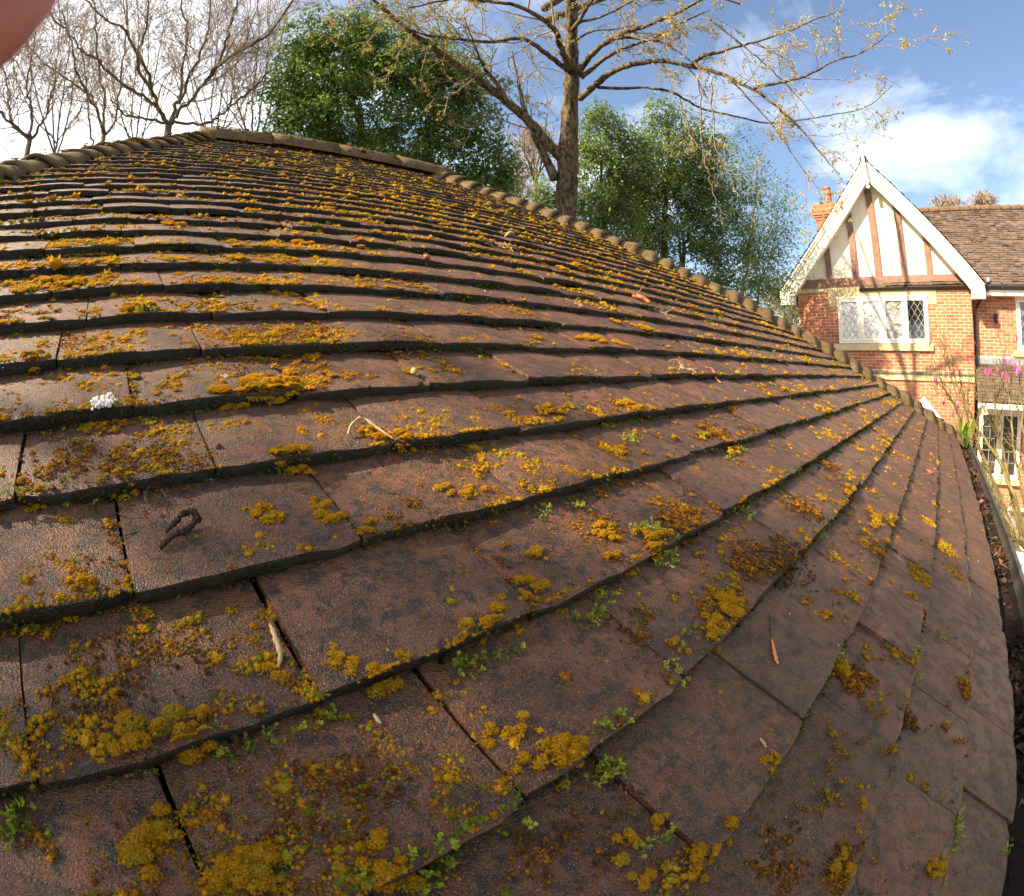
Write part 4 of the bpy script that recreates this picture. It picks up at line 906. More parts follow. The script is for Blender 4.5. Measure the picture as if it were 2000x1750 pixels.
# casements with diamond leads
def lattice(mb, y0, y1, z0, z1, x, pitch=0.155, asp=1.55, w=0.009):
    """diamond cames clipped to the pane"""
    ny = (y1 - y0) / pitch; sl = asp
    for sg in (1, -1):
        c = -3.0
        while c < 40:
            # line: z = z0 + sg*sl*(y - y0) + c*pitch*asp
            off = (c * pitch * asp) if sg == 1 else (c * pitch * asp)
            pts = []
            for y in (y0, y1):
                z = z0 + sg * sl * (y - y0) + off
                if z0 <= z <= z1: pts.append((y, z))
            for z in (z0, z1):
                y = y0 + (z - z0 - off) / (sg * sl)
                if y0 < y < y1: pts.append((y, z))
            pts = sorted(set((round(a, 5), round(b, 5)) for a, b in pts))
            if len(pts) >= 2 and math.dist(pts[0], pts[-1]) > 0.01:
                mb.bar((x, *pts[0]), (x, *pts[-1]), w, 0.006, up=(1, 0, 0))
            c += 1.0
        if sg == 1: continue
def casement_window(y0, y1, z0, z1, X, n, par, leads='diamond'):
    m2 = MB(); t = 0.055
    m2.box((X - 0.03, y0, z0), (X + 0.04, y1, z0 + t)); m2.box((X - 0.03, y0, z1 - t), (X + 0.04, y1, z1))
    for i in range(n + 1):
        yy = y0 + (y1 - y0 - t) * i / n; m2.box((X - 0.028, yy, z0 + t), (X + 0.038, yy + t, z1 - t))
    fr = m2.build('window', M_FRAME, par)
    m2 = MB(); m2.box((X - 0.045, y0 - 0.02, z1 - 0.018), (X + 0.02, y1 + 0.02, z1 + 0.022)); m2.build('drip_board', M_FRAME, fr)
    for i in range(n):
        a = y0 + (y1 - y0 - t) * i / n + t; b = y0 + (y1 - y0 - t) * (i + 1) / n; f = 0.048
        m2 = MB(); m2.box((X - 0.040, a + 0.004, z0 + t + 0.004), (X + 0.0, b - 0.004, z0 + t + f)); m2.box((X - 0.040, a + 0.004, z1 - t - f), (X + 0.0, b - 0.004, z1 - t - 0.004))
        m2.box((X - 0.039, a + 0.004, z0 + t + f), (X + 0.0, a + f, z1 - t - f)); m2.box((X - 0.039, b - f, z0 + t + f), (X + 0.0, b - 0.004, z1 - t - f)); m2.build('sash', M_FRAME, fr)
        m2 = MB(); tl = R_(random.uniform(-0.8, 0.8)); m2.box((X - 0.012, a + f - 0.004, z0 + t + f - 0.004), (X - 0.008, b - f + 0.004, z1 - t - f + 0.004)); m2.build('pane', (M_PANEPALE if (leads == 'diamond' and i >= n - 2 and n == 4) else M_PANEGREY if (n == 4 and i == 1) else M_GLASS), fr)
        m2 = MB()
        if leads == 'diamond': lattice(m2, a + f, b - f, z0 + t + f, z1 - t - f, X - 0.015)
        else:
            for z in np.linspace(z0 + t + f, z1 - t - f, 6)[1:-1]: m2.bar((X - 0.015, a + f, z), (X - 0.015, b - f, z), 0.012, 0.006, up=(1, 0, 0))
            for y in np.linspace(a + f, b - f, 3)[1:-1]: m2.bar((X - 0.015, y, z0 + t + f), (X - 0.015, y, z1 - t - f), 0.012, 0.006, up=(1, 0, 0))
        m2.build('lead_lattice', M_LEADC, fr)
    return fr
casement_window(*WIN, HX, 4, house)
casement_window(*WW, WX, 3, house)
m_ = MB(); m_.box((WX - 0.06, WS[0], WS[2]), (WX + 0.03, WS[1], WS[3])); m_.build('sill', M_STONE, house)
# lean-to porch on the wing: lead flashing, tiled slope, white fascia, french window under it
m_ = MB(); m_.box((WX - 0.025, PORCH[0], 3.27), (WX + 0.02, PORCH[1] - 0.08, 3.42)); m_.build('flashing', M_LEAD, house)
m_ = MB(); py0, py1 = PORCH[0], -0.83
m_.prism([(WX - 0.02, py0, 3.27), (WX - 1.0, py0, 2.48), (WX - 1.0, py0, 2.44), (WX - 0.02, py0, 3.20)], (0, py1 - py0, 0), 0.5); pr_ = m_.build('porch_roof', M_FARROOF, house)
m_ = MB(); roof_rows(m_, (WX - 1.02, py0, 2.47), (WX - 1.02, py1, 2.47), (WX - 0.03, py0, 3.28), (WX - 0.03, py1, 3.28), 12); tag(m_.build('tile_field', M_FARROOF, pr_), kind='stuff')
m_ = MB(); m_.box((WX - 1.0, py0, 2.33), (WX - 0.96, py1, 2.45)); m_.build('porch_fascia', M_WHITEP, house)
fd = casement_window(-2.05, -0.95, 0.72, 2.25, WX - 0.02, 2, house, 'grid')
m_ = MB(); m_.box((WX - 0.1, -2.15, 0.60), (WX + 0.02, -0.9, 0.715)); m_.build('sill', M_STONE, house)
# outside lantern and chimney
m_ = MB(); m_.box((WX - 0.02, -1.46, 4.28), (WX + 0.0, -1.36, 4.42)); m_.lathe((WX - 0.09, -1.41, 4.20), [(0.03, 0), (0.05, 0.05), (0.06, 0.07), (0.02, 0.11), (0.0, 0.13)], 8); m_.bar((WX - 0.09, -1.41, 4.33), (WX - 0.01, -1.41, 4.38), 0.015, 0.015); m_.build('wall_lantern', M_BLACK, house)
chim = MB(); cy0, cy1, cx = 2.98, 3.72, 16.7
chim.box((cx, cy0 + 0.05, 5.6), (cx + 0.5, cy1 - 0.05, 7.80), 0.6); ch = chim.build('chimney', M_BRICK, house)
for k in range(30):
    z = 5.65 + k * 0.075
    m_ = MB()
    for i in range(4):
        a = cy0 + 0.05 + (i - 0.5 * (k % 2)) * 0.225; p, q = max(a, cy0 + 0.05), min(a + 0.215, cy1 - 0.05)
        if q - p > 0.03: m_.box((cx - 0.008, p, z), (cx + 0.001, q, z + 0.065), rng.random())
    m_.build('brick_course', M_BRICK, ch)
for k, o_ in enumerate((0.03, 0.06, 0.09, 0.10, 0.09, 0.06, 0.03)):
    m_ = MB(); m_.box((cx - o_, cy0 + 0.05 - o_, 7.80 + k * 0.078), (cx + 0.5 + o_, cy1 - 0.05 + o_, 7.80 + k * 0.078 + 0.068), 0.7 if k % 2 else 0.9); m_.box((cx - o_ + 0.01, cy0 + 0.06 - o_, 7.868 + k * 0.078), (cx + 0.49 + o_, cy1 - 0.06 + o_, 7.878 + k * 0.078), 0.95); m_.build('corbel', M_BRICK, ch)
m_ = MB(); m_.lathe((cx + 0.25, 3.20, 8.34), [(0.13, 0), (0.12, 0.08), (0.105, 0.12), (0.10, 0.30), (0.125, 0.33), (0.125, 0.40), (0.10, 0.43), (0.10, 0.50), (0.125, 0.53), (0.12, 0.60), (0.09, 0.61)], 16); m_.build('chimney_pot', M_TERRA, ch)
m_ = MB(); m_.tube([(17.3, 2.5, 7.0), (17.3, 2.5, 9.0)], 0.012, 5)
for k in range(7): m_.bar((17.0 + 0.0, 2.2 - 0.0, 8.5 + 0.06 * k), (17.0, 2.85, 8.72 + 0.06 * k), 0.006, 0.006)
m_.bar((17.0, 2.1, 8.4), (17.0, 2.7, 9.0), 0.012, 0.012); m_.build('aerial', M_SILVER, house)

# ------------------------------------------------------------------ things in the yard beyond the gutter
def plank(label, a, b, w, th, mat, nh, group=None, up=(1, 0, 0)):
    a, b = np.asarray(a, float), np.asarray(b, float)
    t_ = thing('board', (a if a[2] < b[2] else b), label, 'board', group)
    m2 = MB(); m2.bar(a, b, w, th, up=up); m2.build('panel', mat, t_)
    d = (b - a) / np.linalg.norm(b - a); r_v = np.cross(d, np.asarray(up, float)); r_v /= np.linalg.norm(r_v); u = np.cross(r_v, d)
    u *= 1 if u @ (CAM - a) > 0 else -1
    for i in range(nh):
        for sg in (-0.3, 0.3):
            c = a + (b - a) * (i + 0.5) / nh + r_v * w * sg
            m3 = MB(); m3.lathe((0, 0, 0), [(0.017, 0), (0.017, 0.003), (0.0, 0.004)], 8); o = m3.build('screw', M_BLACK, t_)
            q4 = Vector(u).to_track_quat('Z', 'Y').to_matrix().to_4x4(); q4.translation = Vector(c + u * (th / 2)); o.matrix_basis = q4; adopt(o, t_)
    return t_
ptop = atx(1806, 776, 11.6); pbot = atx(1880, 872, 11.6); pbot = ptop + (pbot - ptop) * 2.2
dd = (pbot - ptop) / np.linalg.norm(pbot - ptop); side_ = np.array([0, dd[2], -dd[1]]); side_ *= 1 if side_[2] < 0 else -1
plank('white plastic board with dark screw heads, leaning beyond the far roof corner', ptop + side_ * 0.17 - dd * 0.02, pbot + side_ * 0.17, 0.34, 0.03, M_WBOARD, 6)
b0 = atz(1946, 985, 0.95); b1 = atz(2010, 1125, 0.95)
plank('pale grey board with screw holes propped beside the gutter', b0, b1, 0.30, 0.03, M_GBOARD, 5, up=(0, 0, 1))
b2 = atz(1925, 968, 0.60); b3 = atz(1975, 1052, 0.60)
plank('short pale slab lying in the yard under the magnolia branches', b2, b3, 0.5, 0.05, M_GBOARD, 1, up=(0, 0, 1))
c = atz(1917, 900, 0.95)
bq = thing('metal_unit', (c[0], c[1], 0.03), 'rounded shiny silver unit with an orange panel standing by the garden window', 'garden unit')
m_ = MB(); a = np.linspace(0, math.pi, 9)
hood = [(c[0] - 0.32 * math.cos(t), c[1] - 0.45, 0.80 + 0.30 * math.sin(t)) for t in a]; m_.prism(hood, (0, 0.9, 0)); m_.build('hood', M_SILVER, bq, False)
m_ = MB(); m_.box((c[0] - 0.32, c[1] - 0.45, 0.62), (c[0] + 0.32, c[1] + 0.45, 0.795)); m_.build('tray', M_WBOARD, bq)
m_ = MB(); m_.box((c[0] - 0.34, c[1] + 0.10, 0.86), (c[0] - 0.29, c[1] + 0.36, 1.02)); m_.build('orange_panel', M_ORANGE, bq)
for sx in (-0.28, 0.28):
    for sy in (-0.4, 0.4): m_ = MB(); m_.bar((c[0] + sx, c[1] + sy, 0.03), (c[0] + sx, c[1] + sy, 0.62), 0.04, 0.04, up=(1, 0, 0)); m_.build('leg', M_SILVER, bq)
c = atz(1996, 1150, 0.35)
bx_ = thing('storage_box', (c[0], c[1], 0.03), 'blue and white box with a red corner on the paving right of the gutter', 'box')
m_ = MB(); m_.box((c[0] - 0.3, c[1] - 0.25, 0.03), (c[0] + 0.3, c[1] + 0.25, 0.30)); m_.build('body', M_BLUE, bx_)
for i in range(5): m_ = MB(); m_.box((c[0] - 0.28 + i * 0.115, c[1] - 0.24, 0.302), (c[0] - 0.22 + i * 0.115, c[1] + 0.24, 0.312)); m_.build('rib', M_WBOARD, bx_)
m_ = MB(); m_.box((c[0] + 0.302, c[1] + 0.05, 0.1), (c[0] + 0.36, c[1] + 0.26, 0.33)); m_.build('red_clip', M_RED, bx_)

# ------------------------------------------------------------------ trees
def smooth_path(pts, per=5):
    """Catmull-Rom through the points"""
    p = np.asarray(pts, float); n = len(p)
    if n < 3: return np.array([p[0] + (p[-1] - p[0]) * f for f in np.linspace(0, 1, per + 1)])
    q = np.concatenate([[2 * p[0] - p[1]], p, [2 * p[-1] - p[-2]]]); out = []
    for i in range(n - 1):
        for f in np.arange(per) / per:
            a, b, c, d = q[i:i + 4]
            out.append(0.5 * ((2 * b) + (c - a) * f + (2 * a - 5 * b + 4 * c - d) * f * f + (-a + 3 * b - 3 * c + d) * f ** 3))
    out.append(p[-1]); return np.array(out)
class Tree:
    def __init__(s, seed):
        s.trunk = MB(); s.twig = MB(); s.r = np.random.default_rng(seed); s.tips = []; s.nodes = []
    def limb(s, pts, r0, r1, sides=8, rough=0.0, per=5, wob=0.0, thick=True):
        p = smooth_path(pts, per)
        if wob: p[1:-1] += s.r.normal(size=(len(p) - 2, 3)) * wob
        rad = r0 + (r1 - r0) * np.linspace(0, 1, len(p)) ** 0.85
        (s.trunk if thick else s.twig).tube(p, rad, sides, rough=rough, rng=s.r)
        return p, rad
    def spray(s, p, rad, n, length, levels, up=0.25, ang=0.9, droop=0.0, start=0.2, rmin=0.0035, kink=0.22, ratio=0.55, kids=4, toward=None):
        """side shoots along a limb, branching again"""
        r = s.r
        for _ in range(n):
            f = start + (1 - start) * r.random(); x = f * (len(p) - 1); i = min(int(x), len(p) - 2); b = p[i] + (p[i + 1] - p[i]) * (x - i)
            tg = p[i + 1] - p[i]; tg /= np.linalg.norm(tg) + 1e-9
            s.shoot(b, tg, length * (0.55 + 0.75 * r.random()) * (1.15 - 0.55 * f), max(rad[i] * 0.45, rmin), levels, up, ang, droop, rmin, kink, ratio, kids, toward)
    def shoot(s, b, tg, ln, r0, lv, up, ang, droop, rmin, kink, ratio, kids, toward):
        r = s.r; d = np.cross(tg, r.normal(size=3)); d /= np.linalg.norm(d) + 1e-9
        a = ang * (0.6 + 0.7 * r.random()); d = tg * math.cos(a) + d * math.sin(a); d[2] += up
        if toward is not None: d = d + toward
        d /= np.linalg.norm(d); r0 = min(r0, 0.012 * ln + rmin * 1.3)
        n = 5 if lv > 0 else 4; pts = [b]; c = d.copy()
        for k in range(n):
            c = c + r.normal(size=3) * kink + np.array([0, 0, up * 0.25 - droop * (k + 1) / n]); c /= np.linalg.norm(c); pts.append(pts[-1] + c * ln / n)
        pts = np.array(pts); rad = np.linspace(r0, rmin * 0.7, n + 1); s.twig.tube(pts, rad, 4 if lv > 0 else 3, cap=False)
        s.nodes.append((pts, lv))
        if lv <= 0: s.tips.append((pts[-1], c)); return
        for _ in range(kids):
            f = 0.25 + 0.75 * r.random(); x = f * n; i = min(int(x), n - 1)
            t2 = pts[i + 1] - pts[i]; t2 /= np.linalg.norm(t2) + 1e-9
            s.shoot(pts[i] + (pts[i + 1] - pts[i]) * (x - i), t2, ln * ratio * (0.6 + 0.7 * r.random()), max(r0 * 0.5, rmin), lv - 1, up, ang, droop, rmin, kink, ratio, kids, toward)
    def done(s, name, loc, label, mt, mtw, cat='tree', group=None):
        t = thing(name, loc, label, cat, group)
        if s.trunk.n: s.trunk.build('trunk', mt, t, True)
        if s.twig.n: s.twig.build('crown', mtw, t, True)
        return t
def leaf_mesh(name, pos, nrm, ln, wd, mat, parent, seed, tint, fold=0.25, kind='stuff'):
    """pointed leaves (two folded halves each)"""
    r = np.random.default_rng(seed); n = len(pos)
    nr = nrm / (np.linalg.norm(nrm, axis=1)[:, None] + 1e-9)
    d = np.cross(nr, r.normal(size=(n, 3))); d /= np.linalg.norm(d, axis=1)[:, None] + 1e-9; sd_ = np.cross(nr, d)
    ln = ln * np.exp(r.normal(size=n) * 0.22)[:, None]; wd = wd * np.exp(r.normal(size=n) * 0.18)[:, None]
    a = pos - d * ln * 0.5; c = pos + d * ln * 0.5 - nr * ln * 0.12
    b1 = pos + sd_ * wd * 0.5 + nr * wd * fold - d * ln * 0.05; b2 = pos - sd_ * wd * 0.5 + nr * wd * fold - d * ln * 0.05
    v = np.stack([a, b1, c, b2], 1).reshape(-1, 3); k = np.arange(n)[:, None] * 4
    f = np.concatenate([k + np.array([[0, 1, 2]]), k + np.array([[0, 2, 3]])])
    o = link(name, mesh_np(name, v, f, mat, False, {'tint': np.repeat(tint, 4)}), parent); tag(o, kind=kind); return o

# --- the big budding tree behind the far hip
D0 = 7.6; T = Tree(1)
def PP(path, d0, d1): return [P(x, y, d0 + (d1 - d0) * i / max(len(path) - 1, 1)) for i, (x, y) in enumerate(path)]
base = P(1107, 425, D0); gb = base.copy(); gb[2] = 0.0
tp, tr_ = T.limb([gb, gb + (base - gb) * 0.6] + PP([(1107, 425), (1109, 340), (1111, 260), (1115, 190), (1117, 140), (1116, 80), (1116, 0), (1114, -160), (1116, -330)], D0, D0 + 0.2), 0.235, 0.05, 14, 0.0, 6)
T.trunk.v.pop(); T.trunk.q.pop(); T.trunk.t.pop(); T.trunk.a.pop(); T.trunk.n = 0
ln_ = np.linspace(0, 1, len(tp)); zrel = np.array([p[2] for p in tp]); rad = np.interp(zrel, [0, 3.5, 5.2, 6.3, 6.7, 7.6, 9.5, 12], [0.27, 0.160, 0.150, 0.135, 0.112, 0.085, 0.066, 0.03])
T.trunk.tube(tp, rad * (1 + 0.05 * np.sin(ln_ * 60) + 0.04 * np.sin(ln_ * 23 + 1)), 22, rough=0.06, rng=T.r)
main = []; droopers = []
def ML(path, d1, r0, r1, d0=D0, sides=9): main.append(T.limb(PP(path, d0, d1), r0 * 0.82, r1 * 0.6, sides, 0.03, 5, 0.004))
ML([(1095, 305), (1065, 275), (1035, 238), (990, 200), (937, 157), (885, 122), (835, 85), (790, 52), (731, 0), (690, -60)], 7.0, 0.105, 0.022)
ML([(990, 200), (968, 160), (944, 130), (925, 85), (905, 30)], 7.4, 0.05, 0.012, 7.3)
ML([(1085, 350), (1060, 297), (1039, 252), (1022, 205), (1010, 150), (1000, 100)], 8.6, 0.09, 0.02)
ML([(1112, 135), (1100, 105), (1091, 80), (1088, 66), (1060, 38), (1007, 10), (955, 3), (900, -3), (850, 4), (797, 16)], 6.6, 0.065, 0.014)
ML([(1109, 138), (1067, 105), (1021, 76), (955, 82), (885, 75), (815, 64), (766, 35), (735, 5)], 6.9, 0.05, 0.012)
ML([(1128, 142), (1145, 120), (1161, 101), (1200, 73), (1245, 56), (1301, 35), (1340, 15), (1385, -10), (1430, -45)], 6.6, 0.062, 0.02)
ML([(1135, 152), (1175, 119), (1210, 98), (1255, 82), (1301, 63), (1350, 35), (1385, 20)], 7.0, 0.045, 0.012)
ML([(1200, 75), (1240, 73), (1275, 78), (1308, 91), (1350, 119), (1368, 128)], 6.6, 0.03, 0.012, 7.2)
ML([(1132, 193), (1157, 171), (1196, 140), (1245, 124), (1297, 119), (1350, 130), (1400, 141), (1440, 160), (1480, 180), (1507, 200), (1560, 248), (1612, 310), (1640, 340)], 5.8, 0.062, 0.009)
ML([(1350, 130), (1370, 112), (1410, 100), (1437, 92), (1480, 80), (1540, 60), (1600, 35), (1650, 20)], 6.0, 0.036, 0.007, 6.9)
ML([(1472, 172), (1525, 161), (1577, 147), (1630, 119), (1690, 100), (1748, 55)], 6.1, 0.026, 0.006, 6.3)
ML([(1168, 171), (1215, 173), (1266, 171), (1315, 182), (1367, 210), (1430, 226), (1500, 240), (1560, 235), (1620, 225), (1690, 210), (1745, 165)], 6.6, 0.03, 0.006, 7.5)
ML([(1118, 60), (1135, 35), (1150, 10), (1175, -30), (1210, -90)], 7.4, 0.045, 0.015)
ML([(1128, 45), (1180, 30), (1230, 5), (1280, -25)], 7.0, 0.028, 0.01)
ML([(1126, 78), (1160, 60), (1200, 58), (1240, 50)], 7.6, 0.022, 0.008)
for up_l in ([(5.75, 5.0, 9.3), (6.6, 4.9, 10.2), (7.9, 4.8, 10.9), (9.3, 4.5, 11.6)], [(5.75, 5.0, 9.9), (6.4, 5.4, 11.0), (7.6, 5.9, 12.0), (8.9, 6.2, 12.8)], [(5.75, 5.0, 10.4), (5.2, 4.2, 11.4), (4.6, 3.4, 12.2)], [(5.75, 5.0, 9.0), (7.2, 4.2, 10.2), (8.6, 3.5, 10.9), (9.9, 2.9, 11.2)]):
    main.append(T.limb(up_l, 0.075, 0.02, 8, 0.02, 5, 0.01))
ML([(1385, 38), (1410, 55), (1437, 77), (1470, 105), (1510, 140), (1550, 180), (1590, 230)], 6.2, 0.02, 0.006, 6.6)
ML([(1420, 150), (1470, 200), (1520, 260), (1560, 320), (1600, 370)], 6.0, 0.016, 0.005, 6.4)
for x, pth in enumerate(([(1364, 147), (1368, 200), (1371, 280), (1378, 320), (1385, 340), (1400, 400), (1425, 425)], [(1390, 150), (1392, 220), (1398, 290), (1415, 320), (1435, 370), (1440, 385)], [(1330, 205), (1340, 255), (1365, 290)])): droopers.append(len(main)); main.append(T.limb(PP(pth, 6.4, 6.2), 0.011, 0.004, 5, 0, 5, 0.01, False))
ng = len(main)
for i, (p, rd) in enumerate(main):
    left = i < 5
    if i in droopers: T.spray(p, rd, 4, 0.35, 1, 0.0, 0.9, 0.2, 0.3, 0.0028, 0.2, 0.5, 2); continue
    if p[-1][2] > 10.5: T.spray(p, rd, 9, 1.0, 1, 0.15, 0.9, 0.0, 0.3, 0.004, 0.2, 0.5, 3); continue
    T.spray(p, rd, 11 if left else 8, 1.0 if left else 0.75, 2, 0.10 if left else 0.05, 0.9, 0.08, 0.25, 0.0030, 0.22, 0.5, 4 if left else 3)
T.spray(tp[40:], rad[40:], 16, 1.2, 2, 0.3, 0.9, 0.05, 0.0, 0.003, 0.2, 0.5, 4)
tree1 = T.done('budding_tree', gb, 'tall tree with rough trunk and arching limbs of pale opening buds', M_BARK, M_TWIGP)
bp = []
for pts, lv in T.nodes:
    for k in range(1, len(pts)):
        if T.r.random() < (0.24 if lv < 2 else 0.20): bp.append(pts[k] + T.r.normal(size=3) * 0.006)
bp = np.array(bp); nb = len(bp); k_ = 4
pos = np.repeat(bp, k_, 0) + T.r.normal(size=(nb * k_, 3)) * 0.013
leaf_mesh('buds', pos, T.r.normal(size=(nb * k_, 3)), 0.034, 0.017, M_BUD, tree1, 3, np.repeat(T.r.random(nb), k_) * 0.7 + 0.3 * T.r.random(nb * k_), 0.35)

# --- bare trees on the left
def bare_tree(seed, paths, d, label, thick, group='bare trees on the left', dens=1.0, name='bare_tree', lv=3, length=1.3, twr=0.0032, mt=M_BARKD, mtw=M_TWIGP):
    Tq = Tree(seed); b = P(*paths[0][0], d); g0 = b.copy(); g0[2] = 0
    Tq.limb([g0, g0 + (b - g0) * 0.5 + Tq.r.normal(size=3) * 0.05, b], thick * 1.5, thick, 10, 0.03)
    for i, pth in enumerate(paths):
        d1 = d + Tq.r.normal() * 0.9; r0 = thick * (0.62 if i < 4 else 0.45)
        p, rd = Tq.limb(PP(pth, d, d1), r0, 0.012, 7, 0.02, 5, 0.015)
        Tq.spray(p, rd, int(9 * dens), length, lv, 0.16, 0.75, 0.0, 0.12, twr, 0.20, 0.52, 3)
    return Tq.done(name, g0, label, mt, mtw, group=group)
bare_tree(21, [[(329, 247), (315, 217), (301, 189), (290, 147), (259, 87), (245, 60), (210, 38), (168, 0), (130, -50)], [(332, 245), (345, 200), (352, 185), (358, 110), (367, 70), (353, 0), (350, -70)], [(335, 243), (350, 217), (385, 182), (427, 126), (444, 70), (465, 0), (480, -60)], [(400, 165), (427, 128), (472, 98), (525, 66), (574, 0), (600, -40)],
               [(320, 235), (301, 203), (262, 178), (210, 140), (189, 115), (161, 101), (133, 63), (105, 38), (80, 0)], [(325, 240), (287, 231), (241, 220), (215, 195)], [(340, 238), (400, 240), (430, 225), (470, 190), (500, 165), (530, 130)], [(350, 200), (375, 140), (400, 80), (410, 20), (415, -40)], [(301, 189), (270, 120), (285, 60), (290, 0)]],
          9.2, 'dark bare many-limbed tree rising left of the ridge end', 0.062, dens=1.7, lv=3)
bare_tree(22, [[(203, 262), (189, 210), (175, 185), (157, 171), (105, 136), (70, 108), (40, 60)], [(200, 260), (205, 200), (195, 150), (190, 80), (185, 20), (170, -40)], [(205, 262), (180, 200), (150, 140), (140, 80), (120, 20)], [(207, 262), (225, 235), (232, 180), (240, 120), (250, 40), (240, -20)], [(185, 300), (176, 258), (171, 196), (165, 140), (155, 60)]],
          11.5, 'bare multi-stemmed tree just left of the dark one', 0.05, dens=1.7, lv=3, mt=M_BARK2)
bare_tree(23, [[(58, 272), (21, 238), (17, 196), (7, 140), (-10, 80)], [(60, 272), (62, 215), (52, 170), (60, 120), (70, 60)], [(56, 270), (35, 250), (0, 220), (-40, 180)], [(62, 270), (85, 235), (100, 190), (110, 150)]],
          8.6, 'bare tree at the far left edge behind the hip', 0.045, dens=1.6, lv=3)
for i, (px, d, lab) in enumerate(((110, 19, 'faint thin bare tree behind the far left hip'), (265, 21, 'faint thin bare tree between the two darker bare trees'), (420, 20, 'faint thin bare tree left of the holly'), (500, 16, 'bare thicket tree tangled into the left side of the holly'))):
    yb = 310
    bare_tree(40 + i, [[(px, yb), (px - 8, yb - 80), (px - 2, yb - 160), (px + 6, yb - 250), (px, yb - 340)], [(px, yb), (px + 25, yb - 90), (px + 40, yb - 180), (px + 60, yb - 280)], [(px, yb), (px - 30, yb - 90), (px - 50, yb - 170), (px - 60, yb - 260)], [(px, yb - 20), (px + 10, yb - 110), (px + 25, yb - 210), (px + 22, yb - 300)], [(px, yb - 30), (px + 55, yb - 110), (px + 80, yb - 190)], [(px, yb - 30), (px - 55, yb - 100), (px - 85, yb - 180)]],
              d, lab, 0.06, dens=1.9, lv=2, length=2.2, twr=0.006, mtw=M_TWIGP)

# --- evergreens
def evergreen(name, label, seed, lobes, trunks, leaf, mat, n, lw=0.45, group=None, mt=M_BARK2, shell=0.42, litdir=SD, sparse=1.0):
    """lobes: (px, py, rx_px, ry_px, dist, weight); foliage hangs on many small clumps spread through the lobes"""
    r = np.random.default_rng(seed); Tq = Tree(seed); b0 = None
    for path, d, r0, r1 in trunks:
        p = PP(path, d, d); g0 = p[0].copy(); g0[2] = 0
        if b0 is None: b0 = g0
        q, rd = Tq.limb([g0] + p, r0, r1, 8, 0.03, 4, 0.02); Tq.spray(q, rd, 7, 0.9, 1, 0.2, 0.8, 0, 0.35, 0.004, 0.2, 0.55, 3)
    wsum = sum(l[5] for l in lobes); pos = []; nrm = []; tn = []
    for px, py, rx, ry, d, w in lobes:
        c = P(px, py, d); m = int(n * w / wsum); cl = max(int(m / 42), 6)
        a = r.normal(size=(cl, 3)); a /= np.linalg.norm(a, axis=1)[:, None]; q = shell + (1 - shell) * r.random(cl) ** 0.7; q *= 0.8 + 0.35 * r.random(cl)
        ex = np.array([rx, ry]) / 1025.0 * d
        camx, camy, camz = W[:, 0], W[:, 1], W[:, 2]
        cc_ = c + (a[:, :1] * q[:, None] * ex[0]) * camx + (a[:, 1:2] * q[:, None] * ex[1]) * np.array([0, 0, 1.0]) + (a[:, 2:] * q[:, None] * ex[0] * 0.85) * camz
        ctint = r.random(cl)
        k = r.integers(0, cl, m); sc = 0.10 * d / 8.5 * sparse * (0.7 + 0.8 * r.random(cl))
        off = r.normal(size=(m, 3)); off *= (sc[k] / (np.linalg.norm(off, axis=1) + 1e-9) * r.random(m) ** 0.45 * 2.1)[:, None]; off[:, 2] *= 0.75
        pos.append(cc_[k] + off); nrm.append(off / (np.linalg.norm(off, axis=1)[:, None] + 1e-9) * 0.6 + r.normal(size=(m, 3)) * 0.7 + np.array([0, 0, 0.45]))
        tn.append(np.clip(0.55 * ctint[k] + 0.42 * r.random(m) + (r.random(m) < 0.035) * 0.5, 0, 1))
        # small stems into the clumps
        for i in range(0, cl, 6):
            e = cc_[i]; st = c + (e - c) * 0.25; Tq.twig.tube(np.array([st, (st + e) / 2 + r.normal(size=3) * 0.06, e]), [0.007, 0.004, 0.002], 4, cap=False)
    t = Tq.done(name, b0, label, mt, M_BARKD, group=group)
    leaf_mesh('foliage', np.concatenate(pos), np.concatenate(nrm), leaf, leaf * lw, mat, t, seed + 1, np.concatenate(tn))
    return t
evergreen('holly_tree', 'dense glossy dark green holly behind the ridge', 61,
          [(740, 200, 215, 125, 8.6, 5), (650, 120, 105, 95, 8.4, 2.0), (610, 190, 80, 90, 8.6, 1.5), (860, 220, 120, 120, 8.8, 2.4), (935, 295, 75, 75, 8.8, 1.3), (700, 60, 70, 45, 8.5, 0.5), (600, 75, 40, 50, 8.3, 0.35), (560, 190, 55, 80, 8.9, 0.45), (815, 120, 90, 65, 8.6, 0.8), (975, 330, 45, 50, 9.0, 0.4), (905, 165, 60, 60, 8.7, 0.5), (780, 320, 150, 60, 8.8, 1.8), (745, 130, 110, 75, 8.5, 1.6), (840, 165, 90, 60, 8.6, 1.2), (620, 270, 80, 50, 8.8, 0.9), (930, 370, 80, 40, 8.9, 0.8), (760, 430, 190, 110, 8.9, 1.6), (880, 560, 120, 120, 9.0, 0.9)],
          [([(700, 300), (690, 200), (680, 110), (640, 40)], 8.9, 0.11, 0.02), ([(640, 270), (635, 180), (620, 110)], 8.5, 0.05, 0.012), ([(830, 320), (850, 230), (840, 140)], 9.0, 0.08, 0.02)], 0.078, M_HOLLY, 46000, 0.44)
